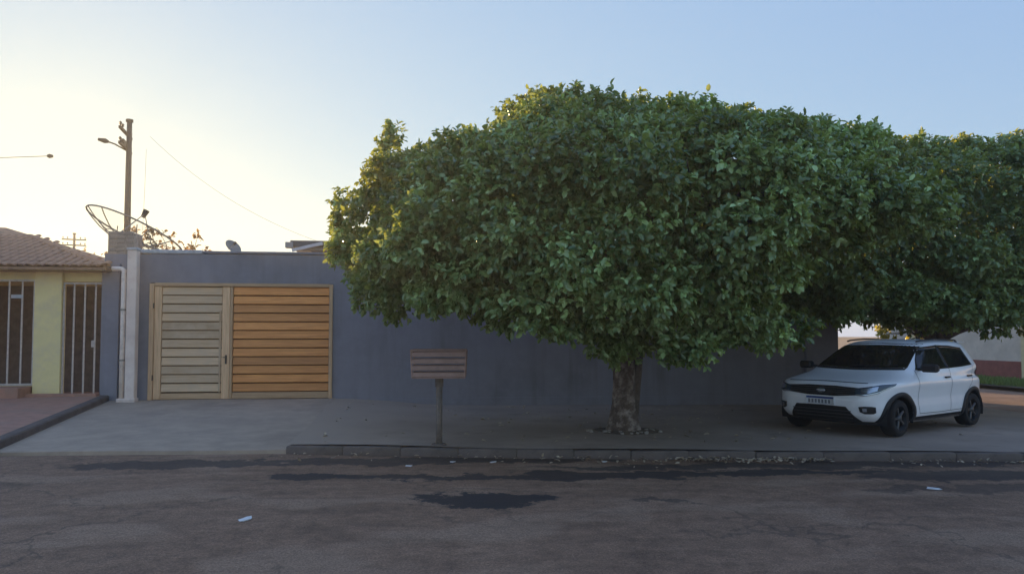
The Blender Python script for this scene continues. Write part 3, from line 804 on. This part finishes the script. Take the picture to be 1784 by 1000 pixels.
def small_tree(name, loc, lab, h, rx, rz, n, mat, seed, L0=.1, rad=(.18, .32), dens=60, group=None, nl=6):
    o = thing(name, lab, 'tree', loc, 0, group); r = np.random.default_rng(seed)
    b = MB(); b.tube([(0, 0, -.3), (.03, 0, h*.3), (0, .02, h*.62)], [.09, .07, .045], 8); b.build('trunk', M['twig'], o, True)
    cl = []
    for i in range(n):
        d = unit(r.normal(size=3)); p = np.array([0, 0, h-rz]) + d*np.array([rx, rx, rz])*r.uniform(.45, 1); cl.append((p, r.uniform(*rad), d))
        b = MB(); limb(b, (0, 0, h*.5), p, .03, .006, r, 5, .1, 5); b.build('limb', M['twig'], o)
    crown('crown', cl, mat, o, nl, L0, seed, dens)
small_tree('garden_tree', (-7.6, 24.5, 0), 'sparse brownish tree behind the mesh dish', 5.4, 1.5, 1.1, 26, M['leafbrown'], 41, .11, (.15, .28), 26)
small_tree('garden_tree', (-13.0, 34.0, 0), 'thin sparse tree left of the raw column', 6.3, 2.2, 1.3, 18, M['leafbrown'], 42, .13, (.15, .3), 16)
small_tree('garden_tree', (-20.0, 32.5, 0), 'twigs of a far tree above the clay roof at the left edge', 7.4, 2.0, 1.2, 14, M['leafbrown'], 43, .14, (.18, .3), 16)
small_tree('side_street_tree', (15.0, 21.0, -.1), 'yellow green sunlit tree behind the white car', 3.6, 1.6, 1.2, 26, M['leafy'], 44, .13, (.25, .42), 46)

# tree pit with rubble
pit = thing('tree_pit', 'ragged soil pit with rubble round the trunk of the big tree', 'tree pit', (3.5, 12.57, .065))
b = MB(); n = 30; vs = [(0, 0, .035)]
for rr, z in ((.30, .03), (.52, .012), (.62, -.03)):
    for k in range(n):
        a = 2*math.pi*k/n; q = rr*(1+.14*math.sin(3*a+1)+random.uniform(-.07, .07)); vs.append((q*math.cos(a), q*.8*math.sin(a), z+random.uniform(0, .012)))
fs = [(0, 1+k, 1+(k+1) % n) for k in range(n)] + [(1+i*n+k, 1+(i+1)*n+k, 1+(i+1)*n+(k+1) % n, 1+i*n+(k+1) % n) for i in range(2) for k in range(n)]
b.add(vs, fs).build('soil', M['soil'], pit, True)
def rock(s, seed):
    r = np.random.default_rng(seed); vs = []
    for z, q in ((-.3, .8), (.1, 1), (.45, .7)):
        for k in range(7):
            a = 2*math.pi*k/7; e = q*r.uniform(.75, 1.15); vs.append((s*e*math.cos(a), s*.8*e*math.sin(a), s*z*r.uniform(.8, 1.2)))
    vs.append((0, 0, s*.55))
    f = [(i*7+k, i*7+(k+1) % 7, (i+1)*7+(k+1) % 7, (i+1)*7+k) for i in range(2) for k in range(7)] + [(14+k, 14+(k+1) % 7, 21) for k in range(7)]
    return MB().add(vs, f).mesh('stone', M['stone'])
rks = [rock(.05, i) for i in range(4)]
for k in range(26):
    a = random.uniform(math.pi*.95, 2.05*math.pi); q = random.uniform(.36, .66)
    inst('stone', rks[k % 4], pit, (q*math.cos(a), q*.8*math.sin(a), .02), (0, 0, random.uniform(0, 6)), (random.uniform(.5, 1.1),)*3)

exec_marker = True
# ------------------------------------------------------------------ white hatchback
def car():
    zk = [.20, .26, .34, .45, .58, .70, .79, .845, .885, .925, .97, 1.01, 1.045, 1.08, 1.16, 1.26, 1.36, 1.43, 1.48, 1.51, 1.525, 1.535]
    xf = [1.60, 1.68, 1.755, 1.785, 1.79, 1.765, 1.725, 1.67, 1.54, 1.33, 1.08, .92, .83, .765, .63, .47, .31, .18, .04, -.10, -.28, -.50]
    xr = [-1.62, -1.70, -1.755, -1.775, -1.775, -1.765, -1.755, -1.75, -1.745, -1.74, -1.73, -1.72, -1.71, -1.70, -1.665, -1.615, -1.565, -1.54, -1.49, -1.36, -1.12, -.70]
    ww = [.74, .775, .80, .808, .803, .818, .834, .832, .820, .812, .806, .798, .788, .775, .738, .695, .652, .618, .575, .50, .40, .16]
    nn = [6, 6, 6, 6, 6, 6, 5.6, 5.2, 4.4, 4.0, 4.2, 4.8, 5.2, 5.4, 5.4, 5.4, 5.2, 4.8, 4.0, 3.4, 3, 2.4]
    zi = np.concatenate([np.linspace(.20, .84, 26), np.linspace(.85, 1.10, 34), np.linspace(1.115, 1.44, 18), np.linspace(1.45, 1.535, 22)])
    def ip(a, z): return float(np.interp(z, zk, a))
    def sm(a):          # smoothed lookup
        def f(z, h=.016): return (ip(a, z-h)+2*ip(a, z)+ip(a, z+h))/4
        return f
    XF, XR, WW, NN = sm(xf), sm(xr), sm(ww), sm(nn)
    def pt(z, th, off=0.0):
        n = NN(z); xc = (XF(z)+XR(z))/2; a = (XF(z)-XR(z))/2+off; w = WW(z)+off
        c, s = math.cos(th), math.sin(th)
        return Vector((xc+math.copysign(abs(c)**(2/n), c)*a, math.copysign(abs(s)**(2/n), s)*w, z))
    def th_x(z, x):     # angle on the left side (+y) for a given x
        n = NN(z); xc = (XF(z)+XR(z))/2; a = (XF(z)-XR(z))/2; u = max(-.9999, min(.9999, (x-xc)/a))
        return math.acos(math.copysign(abs(u)**(n/2), u))
    def th_y(z, y, rear=False):
        n = NN(z); u = max(-.9999, min(.9999, y/WW(z))); t = math.asin(math.copysign(abs(u)**(n/2), u))
        return math.pi-t if rear else t
    def th_any(kind, a, z): return th_x(z, a) if kind == 'x' else th_y(z, a, kind == 'r')
    root = thing('white_hatchback', 'white hatchback car parked on the pavement under the trees at right', 'car', CAR_LOC, CAR_RZ)
    pm, t, p, o_ = new_mat('white_car_paint')
    n1 = noise(t, 5, 6, .6); c = ramp(t, n1.outputs[0], [(.3, (.90, .90, .91)), (.7, (.95, .95, .95))]).outputs[0]
    t.links.new(c, p.inputs['Base Color']); p.inputs['Roughness'].default_value = .32
    p.inputs['Coat Weight'].default_value = .6; p.inputs['Coat Roughness'].default_value = .06
    gm, t, p, o_ = new_mat('tinted_glass'); p.inputs['Base Color'].default_value = (.008, .009, .010, 1); p.inputs['Roughness'].default_value = .06; p.inputs['Specular IOR Level'].default_value = .35
    bk = basic('black_trim_plastic', (.018, .019, .021), .55, var=.2, scale=20)
    rub = basic('tyre_rubber', (.016, .016, .017), .85, var=.25, scale=20, bmp=.2)
    alloy = basic('dark_alloy', (.10, .105, .11), .4, .6, var=.1)
    chrome = basic('lamp_silver', (.55, .58, .62), .2, .8, var=.1)
    lens, t, p, o_ = new_mat('lamp_lens'); p.inputs['Base Color'].default_value = (.05, .07, .09, 1); p.inputs['Roughness'].default_value = .05; p.inputs['Coat Weight'].default_value = .8
    redl = basic('tail_lamp_red', (.25, .01, .01), .2, var=.1)
    AX = ((1.14, .29), (-1.16, .29))
    # body shell
    nth = 168; th = [2*math.pi*(k+.5)/nth for k in range(nth)]
    # more points where the outline bends
    vs = []; 
    for z in zi:
        n = NN(z)
        for a in th:
            # even spacing along the superellipse
            c, s = math.cos(a), math.sin(a); k = (abs(c)**n+abs(s)**n)**(-1/n)
            xc = (XF(z)+XR(z))/2; A = (XF(z)-XR(z))/2
            vs.append((xc+A*c*k, WW(z)*s*k, float(z)))
    m = len(zi); fs = []
    for i in range(m-1):
        for k in range(nth):
            q = (i*nth+k, i*nth+(k+1) % nth, (i+1)*nth+(k+1) % nth, (i+1)*nth+k)
            cx = sum(vs[j][0] for j in q)/4; cy = sum(vs[j][1] for j in q)/4; cz = sum(vs[j][2] for j in q)/4
            if abs(cy) > .45 and any(math.hypot(cx-ax, cz-az) < .365 for ax, az in AX): continue
            fs.append(q)
    vs.append(((xf[-1]+xr[-1])/2, 0, 1.537)); fs += [((m-1)*nth+k, (m-1)*nth+(k+1) % nth, len(vs)-1) for k in range(nth)]
    MB().add(vs, fs).build('body', pm, root, True)
    # underbody and wheel wells
    b = MB(); b.box(-1.5, 1.5, -.52, .52, .17, .45, b=.05); b.box(-.72, .70, -.74, .74, .19, .32, b=.03); b.build('underbody', bk, root)
    for ax, az in AX:
        for sy in (1, -1):
            na = 20; vs = []
            for i in range(na):
                a = R(-16)+R(212)*i/(na-1)
                vs += [(ax+.372*math.cos(a), sy*.50, az+.372*math.sin(a)), (ax+.372*math.cos(a), sy*.785, az+.372*math.sin(a))]
            fs = [(2*i, 2*i+1, 2*i+3, 2*i+2) for i in range(na-1)] + [tuple(2*i for i in range(na))]
            MB().add(vs, fs).build('wheel_well', bk, root)
    def resample(poly, n):
        P = [np.array(q, float) for q in poly]; d = [0]
        for a, c in zip(P, P[1:]): d.append(d[-1]+np.linalg.norm(c-a))
        u = np.linspace(0, d[-1], n); return [(float(np.interp(q, d, [k[0] for k in P])), float(np.interp(q, d, [k[1] for k in P]))) for q in u]
    def patch(name, bot, top, kind, mat, off=.006, nu=18, nv=7, mirror=False, parent=None, skirt=.02):
        """surface patch hugging the body between a lower and an upper line; kind x: side view (x,z), y: front view (y,z), r: rear view"""
        Bp, Tp = resample(bot, nu), resample(top, nu); b = MB(); vs = []
        for j in range(nv):
            for i in range(nu):
                a = Bp[i][0]+(Tp[i][0]-Bp[i][0])*j/(nv-1); z = Bp[i][1]+(Tp[i][1]-Bp[i][1])*j/(nv-1)
                q = pt(z, th_any(kind, a, z), off); vs.append(q)
        fs = [(j*nu+i, j*nu+i+1, (j+1)*nu+i+1, (j+1)*nu+i) for j in range(nv-1) for i in range(nu-1)]
        loop = [i for i in range(nu)]+[j*nu+nu-1 for j in range(1, nv)]+[(nv-1)*nu+i for i in range(nu-2, -1, -1)]+[j*nu for j in range(nv-2, 0, -1)]
        b0 = len(vs)
        for i in loop:
            q = vs[i].copy(); c = Vector((q.x*.0+((XF(q.z)+XR(q.z))/2), 0, q.z)); dr = (c-q); dr = Vector((dr.x, dr.y, 0)).normalized()
            vs.append(q + dr*skirt)
        for k in range(len(loop)):
            k2 = (k+1) % len(loop); fs.append((loop[k], loop[k2], b0+k2, b0+k))
        if kind in 'yr' : pass
        o = b.add(vs, fs).build(name, mat, parent or root, False)
        me = o.data; me.polygons.foreach_set('use_smooth', [i < (nv-1)*(nu-1) for i in range(len(me.polygons))])
        if mirror:
            vm = [Vector((v.x, -v.y, v.z)) for v in vs]
            o2 = MB().add(vm, [f[::-1] for f in fs]).build(name, mat, parent or root, False)
            o2.data.polygons.foreach_set('use_smooth', [i < (nv-1)*(nu-1) for i in range(len(fs))]); return o, o2
        return o
    # glass
    patch('windscreen', [(-.665, 1.075), (0, 1.05), (.665, 1.075)], [(-.555, 1.455), (0, 1.472), (.555, 1.455)], 'y', gm, .004, 24, 10)
    patch('rear_window', [(-.56, 1.12), (.56, 1.12)], [(-.48, 1.42), (.48, 1.42)], 'r', gm, .004, 16, 8)
    patch('side_window', [(.585, 1.035), (.22, 1.03), (-.34, 1.045)], [(.40, 1.20), (.14, 1.40), (-.34, 1.435)], 'x', gm, .005, 16, 8, True)
    patch('side_window', [(-.37, 1.046), (-.80, 1.06), (-1.20, 1.085)], [(-.37, 1.436), (-.75, 1.425), (-1.12, 1.385)], 'x', gm, .005, 14, 8, True)
    patch('door_pillar', [(-.34, 1.04), (-.37, 1.04)], [(-.34, 1.438), (-.37, 1.438)], 'x', bk, .0065, 3, 8, True)
    # front: grille, badge, lamps, plate, lower intake, fog-lamp pockets
    gr = patch('grille', [(-.50, .665), (-.2, .635), (.2, .635), (.50, .665)], [(-.53, .775), (-.2, .795), (.2, .795), (.53, .775)], 'y', bk, .008, 24, 5)
    for z in (.665, .695, .725, .755):
        patch('grille_bar', [(-.47, z), (.47, z)], [(-.47, z+.010), (.47, z+.010)], 'y', alloy, .014, 20, 2, parent=gr)
    q = pt(.715, 0, .018)
    b = MB(); b.lathe([(.001, .012), (.04, .010), (.052, 0)], 18, Matrix.Translation(q) @ Matrix.Rotation(math.pi/2, 4, 'Y') @ Matrix.Diagonal((.75, 1.3, 1, 1))); b.build('badge', chrome, gr, True)
    def wrap(name, ang_z_bot, ang_z_top, mat, off, nu=16, nv=5, parent=None):
        res = []
        for sy in (1, -1):
            Bp, Tp = resample(ang_z_bot, nu), resample(ang_z_top, nu); vs = []
            for j in range(nv):
                for i in range(nu):
                    a = Bp[i][0]+(Tp[i][0]-Bp[i][0])*j/(nv-1); z = Bp[i][1]+(Tp[i][1]-Bp[i][1])*j/(nv-1)
                    v = pt(z, a, off); vs.append(Vector((v.x, sy*v.y, v.z)))
            fs = [(j*nu+i, j*nu+i+1, (j+1)*nu+i+1, (j+1)*nu+i) for j in range(nv-1) for i in range(nu-1)]
            if sy < 0: fs = [f[::-1] for f in fs]
            pa = parent[0 if sy > 0 else 1] if parent else root
            res.append(MB().add(vs, fs).build(name, mat, pa, True))
        return res
    hl = wrap('headlight', [(.20, .665), (.40, .655), (.75, .70), (1.08, .815)], [(.20, .772), (.42, .795), (.75, .832), (1.08, .842)], lens, .010)
    wrap('lamp_reflector', [(.30, .72), (.48, .70), (.68, .735)], [(.30, .765), (.48, .785), (.68, .805)], chrome, .014, 10, 3, hl)
    wrap('light_strip', [(.22, .672), (.42, .664), (.75, .71), (1.0, .795)], [(.22, .684), (.42, .678), (.75, .722), (1.0, .805)], chrome, .014, 14, 2, hl)
    pl = patch('number_plate', [(-.20, .49), (.20, .49)], [(-.20, .615), (.20, .615)], 'y', basic('plate_white', (.72, .73, .75), .5, var=.05), .022, 8, 4)
    patch('plate_band', [(-.195, .583), (.195, .583)], [(-.195, .611), (.195, .611)], 'y', basic('plate_blue', (.03, .07, .28), .5, var=.05), .0245, 8, 2, parent=pl)
    pgl = basic('plate_grey', (.22, .23, .26), .6)
    for k in range(7):
        y0 = -.165+k*.048
        patch('plate_character', [(y0, .508), (y0+.028, .508)], [(y0, .567), (y0+.028, .567)], 'y', pgl, .0245, 3, 2, parent=pl)
    it = patch('lower_intake', [(-.52, .235), (0, .22), (.52, .235)], [(-.36, .475), (0, .482), (.36, .475)], 'y', bk, .010, 20, 6)
    patch('bumper_lip', [(-.66, .202), (0, .20), (.66, .202)], [(-.64, .245), (0, .24), (.64, .245)], 'y', bk, .016, 20, 3)
    for k in range(3):
        z = .29+.055*k; patch('intake_bar', [(-.42, z), (.42, z)], [(-.42, z+.012), (.42, z+.012)], 'y', alloy, .016, 12, 2, parent=it)
    fg = wrap('fog_lamp_pocket', [(.30, .405), (.40, .375), (.62, .378), (.70, .40)], [(.28, .485), (.40, .495), (.60, .495), (.70, .485)], bk, .010, 12, 4)
    wrap('fog_lamp', [(.36, .41), (.46, .41)], [(.36, .465), (.46, .465)], chrome, .015, 5, 3, fg)
    # hood shut lines, door lines, sills
    def seam(path, kind, width=.007, name='seam', mat=bk, off=.003, mirror=True):
        P = resample(path, 22); out = []
        for sy in ((1, -1) if mirror else (1,)):
            b = MB(); vs = []
            for i, (a, z) in enumerate(P):
                q0 = P[max(i-1, 0)]; q1 = P[min(i+1, 21)]; d = np.array([q1[0]-q0[0], q1[1]-q0[1]]); d = d/np.linalg.norm(d); nrm = np.array([-d[1], d[0]])*width/2
                for s_ in (1, -1):
                    v = pt(z+nrm[1]*s_, th_any(kind, a+nrm[0]*s_, z+nrm[1]*s_), off); vs.append((v.x, sy*v.y, v.z))
            fs = [(2*i, 2*i+1, 2*i+3, 2*i+2) for i in range(21)]
            b.add(vs, fs if sy < 0 else [f[::-1] for f in fs]); b.build(name, mat, root)
    seam([(.60, 1.03), (.66, .85), (.66, .50), (.60, .33)], 'x', name='door_seam')
    seam([(-.355, 1.03), (-.36, .70), (-.36, .33)], 'x', name='door_seam')
    seam([(-1.21, 1.08), (-1.10, .85), (-.88, .55), (-.78, .33)], 'x', name='door_seam')
    seam([(.60, .335), (0, .325), (-.78, .335)], 'x', name='door_seam')
    seam([(-.58, .848), (0, .862), (.58, .848)], 'y', .010, 'hood_seam', mirror=False)
    patch('sill_trim', [(.76, .205), (-.78, .205)], [(.74, .285), (-.76, .285)], 'x', bk, .010, 24, 3, True)
    for x in (-.22, -.98):
        q = pt(.90, th_x(.90, x), .014)
        for sy in (1, -1):
            MB().box(q.x-.075, q.x+.075, sy*q.y-.014, sy*q.y+.014, .885, .912, b=.007).build('door_handle', bk, root)
    # arch cladding rings
    for ax, az in AX:
        for sy in (1, -1):
            vs = []; na = 34
            for i in range(na):
                a = R(-14)+R(208)*i/(na-1)
                for rr, of in ((.335, .004), (.345, .020), (.405, .020), (.415, .004)):
                    x, z = ax+rr*math.cos(a), max(.205, az+rr*math.sin(a))
                    v = pt(z, th_x(z, x), of)
                    vs.append((x, sy*v.y, z))
            fs = [(i*4+k, i*4+k+1, (i+1)*4+k+1, (i+1)*4+k) for i in range(na-1) for k in range(3)]
            MB().add(vs, fs if sy < 0 else [f[::-1] for f in fs]).build('arch_trim', bk, root, True)
    # wheels
    for ax, az in AX:
        for sy in (1, -1):
            Mx = Matrix.Translation((ax, sy*.70, az)) @ Matrix.Rotation(-sy*math.pi/2, 4, 'X')
            if ax > 0: Mx = Matrix.Translation((ax, sy*.70, az)) @ Matrix.Rotation(R(4), 4, 'Z') @ Matrix.Rotation(-sy*math.pi/2, 4, 'X')
            wb = MB().lathe([(.17, -.085), (.24, -.092), (.278, -.085), (.289, -.05), (.291, 0), (.289, .05), (.278, .085), (.24, .094), (.188, .088)], 36, Mx)
            wh = wb.build('wheel', rub, root, True)
            b = MB(); b.lathe([(.188, .088), (.182, .07), (.17, .05), (.165, -.08)], 32, Mx); b.lathe([(.165, -.02), (.001, -.02)], 24, Mx); b.build('rim', bk, wh, True)
            for k in range(5):
                a = 2*math.pi*k/5
                Ms = Mx @ Matrix.Rotation(a, 4, 'Z')
                MB().box(.02, .178, -.020, .020, .045, .075, b=.008, M=Ms).build('spoke', alloy, wh)
            MB().lathe([(.05, .05), (.045, .085), (.001, .088)], 16, Mx).build('hub_cap', alloy, wh, True)
    # mirrors, roof rails, wipers, tail lamps, rear bumper, spoiler
    for sy in (1, -1):
        b = MB(); b.box(-.06, .06, -.11, .11, -.065, .065, b=.03, M=Matrix.Translation((.56, sy*.93, 1.07)) @ Matrix.Rotation(sy*R(8), 4, 'Z')); b.tube([(.54, sy*.76, 1.045), (.55, sy*.85, 1.05)], .025, 6)
        b.build('door_mirror', bk, root)
        P = [(.05, sy*.52, 1.495), (-.05, sy*.535, 1.512), (-.5, sy*.54, 1.535), (-.95, sy*.53, 1.53), (-1.25, sy*.515, 1.515), (-1.32, sy*.505, 1.48)]
        MB().tube(P, .014, 8).build('roof_rail', bk, root, True)
        y0, y1 = sy*.12, sy*.5 if sy > 0 else sy*.48
        a = pt(1.075, th_y(1.075, y0), .012); c = pt(1.11, th_y(1.11, y0+.42), .012)
        MB().tube([a, c], .007, 5).build('wiper', bk, root)
    wrap('tail_light', [(math.pi-.95, .86), (math.pi-.5, .86), (math.pi-.25, .88)], [(math.pi-1.0, .99), (math.pi-.5, 1.03), (math.pi-.25, 1.02)], redl, .010, 10, 4)
    patch('rear_bumper_trim', [(-.6, .22), (.6, .22)], [(-.66, .40), (.66, .40)], 'r', bk, .012, 14, 4)
    MB().box(-1.66, -1.42, -.50, .50, 1.468, 1.492, b=.01).build('spoiler', pm, root)
    MB().tube([(-1.2, 0, 1.52), (-1.34, 0, 1.72)], [.006, .003], 5).build('antenna', bk, root)
    # cowl strip under the windscreen
    patch('cowl', [(-.66, 1.035), (0, 1.018), (.66, 1.035)], [(-.665, 1.073), (0, 1.048), (.665, 1.073)], 'y', bk, .003, 20, 3)
    root.scale = (1.15, 1.25, 1.05)
CAR_RZ = R(208.5)
CAR_LOC = (8.62, 13.08, .025)
car()

# ------------------------------------------------------------------ far side of the side street
fw = thing('far_wall', 'pale grey wall with dark red base across the side street', 'wall', (25.0, 0, -.1))
MB().box(0, .2, 8, 38, 0, 2.9).build('wall_panel', M['farwall'], fw)
MB().box(-.03, -.003, 8, 38, 0, .72).build('red_base', M['redband'], fw)
for y in (14, 20, 28.0, 35): MB().box(-.12, -.033, y, y+.35, 0, 3.0, b=.01).build('yellow_pilaster', M['yellowpaint'], fw)
MB().box(-.06, .26, 8, 38, 2.901, 2.98, b=.01).build('coping', M['farwall'], fw)
oh = thing('unseen_shade_house', 'unseen two-storey ochre house added beyond the slate wall to shade the far wall', 'house', (14.5, 48, 0))  # hidden from the camera, added only to keep sun off the far wall
MB().box(-7, 4, 0, 9, -.2, 5.6).build('wall', M['ochre'], oh)
MB().add([(-7.5, -.6, 5.6), (4.5, -.6, 5.6), (4.5, 9.6, 5.6), (-7.5, 9.6, 5.6), (-3, 4.5, 6.6), (0, 4.5, 6.6)], [(0, 1, 5, 4), (1, 2, 5), (2, 3, 4, 5), (3, 0, 4), (3, 2, 1, 0)]).build('roof', M['tile'], oh)
for z in (1.0, 3.6):
    for x in (-5.4, -2.2, 1.2):
        wn = MB().box(x, x+1.3, -.04, -.003, z, z+1.2).build('window', M['dark'], oh)
        MB().box(x-.08, x+1.38, -.08, -.043, z-.08, z-.01).build('sill', M['coping'], wn)

# verge grass
def grass(name, x0, x1, y0, y1, n, h, z, seed):
    r = np.random.default_rng(seed); P = np.stack([r.uniform(x0, x1, n), r.uniform(y0, y1, n), np.full(n, z)], 1)
    D = unit(np.stack([r.normal(0, .35, n), r.normal(0, .35, n), np.ones(n)], 1)); U = unit(r.normal(size=(n, 3))*[1, 1, .1])
    l = h*r.uniform(.5, 1.3, n)
    return link(bpy.data.objects.new(name, leaf_mesh(name, P, D, U, l, l*.10+.012, r.uniform(0, 1, n), M['grass'], .12)))
tag(grass('verge_grass', 20.7, 23.2, 14, 45, 18000, .20, -.10, 61), 'strip of short green grass along the side street', 'grass', kind='stuff')

# ------------------------------------------------------------------ litter
def scrap(name, x, y, z, s, lab, mat, seed, cat='litter', group=None):
    r = np.random.default_rng(seed); vs = [(0, 0, s*.22)]; n = 9
    for k in range(n):
        a = 2*math.pi*k/n; q = s*r.uniform(.6, 1.15); vs.append((q*math.cos(a)*1.3, q*.8*math.sin(a), s*r.uniform(.02, .20)))
    for k in range(n): v = vs[1+k]; vs.append((v[0]*.9, v[1]*.9, .0))
    fs = [(0, 1+k, 1+(k+1) % n) for k in range(n)] + [(1+k, 1+n+k, 1+n+(k+1) % n, 1+(k+1) % n) for k in range(n)] + [tuple(1+n+k for k in range(n))[::-1]]
    o = MB().add(vs, fs).build(name, mat); o.location = (x, y, z); o.rotation_euler = (0, 0, r.uniform(0, 6))
    tag(o, lab, cat, group)
scrap('paper_scrap', -1.60, 7.27, -.005, .075, 'white crumpled scrap lying alone on the road in front of the driveway', M['scrap'], 1)
scrap('paper_scrap', 5.95, 8.1, -.08, .075, 'pale scrap on the road at right, in front of the white car', M['scrap'], 2)
scrap('paper_scrap', .45, 10.35, -.03, .05, 'small white scrap in the gutter just right of the basket post', M['scrap'], 3)
scrap('paper_scrap', 1.0, 10.3, -.035, .05, 'small white scrap in the gutter, second right of the basket post', M['scrap'], 4)
scrap('paper_scrap', 2.55, 10.2, -.045, .05, 'small white scrap in the gutter below the tree trunk', M['scrap'], 5)
scrap('paper_scrap', -.15, 10.1, -.03, .06, 'flat pale scrap in the gutter left of the basket post', M['scrap'], 6)
def leaf_litter(name, segs, n, seed, lab):
    r = np.random.default_rng(seed); P = []
    for (x0, x1, y, sy, k) in segs:
        m = int(n*k); xs = r.uniform(x0, x1, m); ys = np.array([kerb_y(float(x)) for x in xs]) + y - np.abs(r.normal(0, sy, m))
        P.append(np.stack([xs, ys, np.array([zroad(float(x)) for x in xs])+.012+r.uniform(0, .03, m)], 1))
    P = np.concatenate(P); m = len(P)
    D = unit(np.stack([r.normal(size=m), r.normal(size=m), r.normal(0, .25, m)], 1)); U = unit(np.stack([r.normal(0, .35, m), r.normal(0, .35, m), np.ones(m)], 1))
    l = r.uniform(.03, .085, m)
    o = link(bpy.data.objects.new(name, leaf_mesh(name, P, D, U, l, l*.5, r.uniform(0, 1, m), M['drylf'], .1))); tag(o, lab, 'leaves', kind='stuff')
leaf_litter('fallen_leaves', [(3.6, 5.8, -.03, .12, 1), (1, 3.6, -.02, .3, .25), (6.5, 11, -.02, .2, .5), (-2, 1, -.02, .3, .12)], 260, 71, 'dry pale leaves swept along the gutter')
def fallen(name, n, seed, lab):
    r = np.random.default_rng(seed); x = np.clip(r.normal(3.6, 3.2, n), -1.5, 10); y = r.uniform(11.2, 17.2, n)
    P = np.stack([x, y, np.array([zwalk(a, b_) for a, b_ in zip(x, y)])+.015], 1)
    D = unit(np.stack([r.normal(size=n), r.normal(size=n), r.normal(0, .2, n)], 1)); U = unit(np.stack([r.normal(0, .3, n), r.normal(0, .3, n), np.ones(n)], 1))
    l = r.uniform(.05, .11, n)
    tag(link(bpy.data.objects.new(name, leaf_mesh(name, P, D, U, l, l*.55, r.uniform(0, 1, n), M['drylf'], .15))), lab, 'leaves', kind='stuff')
fallen('scattered_leaves', 170, 72, 'dry leaves scattered over the pavement under the big tree')

# ------------------------------------------------------------------ thin dusty haze, added to lift the dark tones
hz = MB().box(-60, 60, -20, 95, -1.6, 14).build('haze', None); tag(hz, kind='stuff')
hm = bpy.data.materials.new('tone_lift_haze'); hm.use_nodes = True; ht = hm.node_tree; ht.nodes.clear()
pv = ht.nodes.new('ShaderNodeVolumePrincipled'); pv.inputs['Color'].default_value = (.93, .95, 1, 1)
pv.inputs['Density'].default_value = .0013; pv.inputs['Anisotropy'].default_value = .45
ho = ht.nodes.new('ShaderNodeOutputMaterial'); ht.links.new(pv.outputs[0], ho.inputs['Volume'])
hz.data.materials.append(hm)
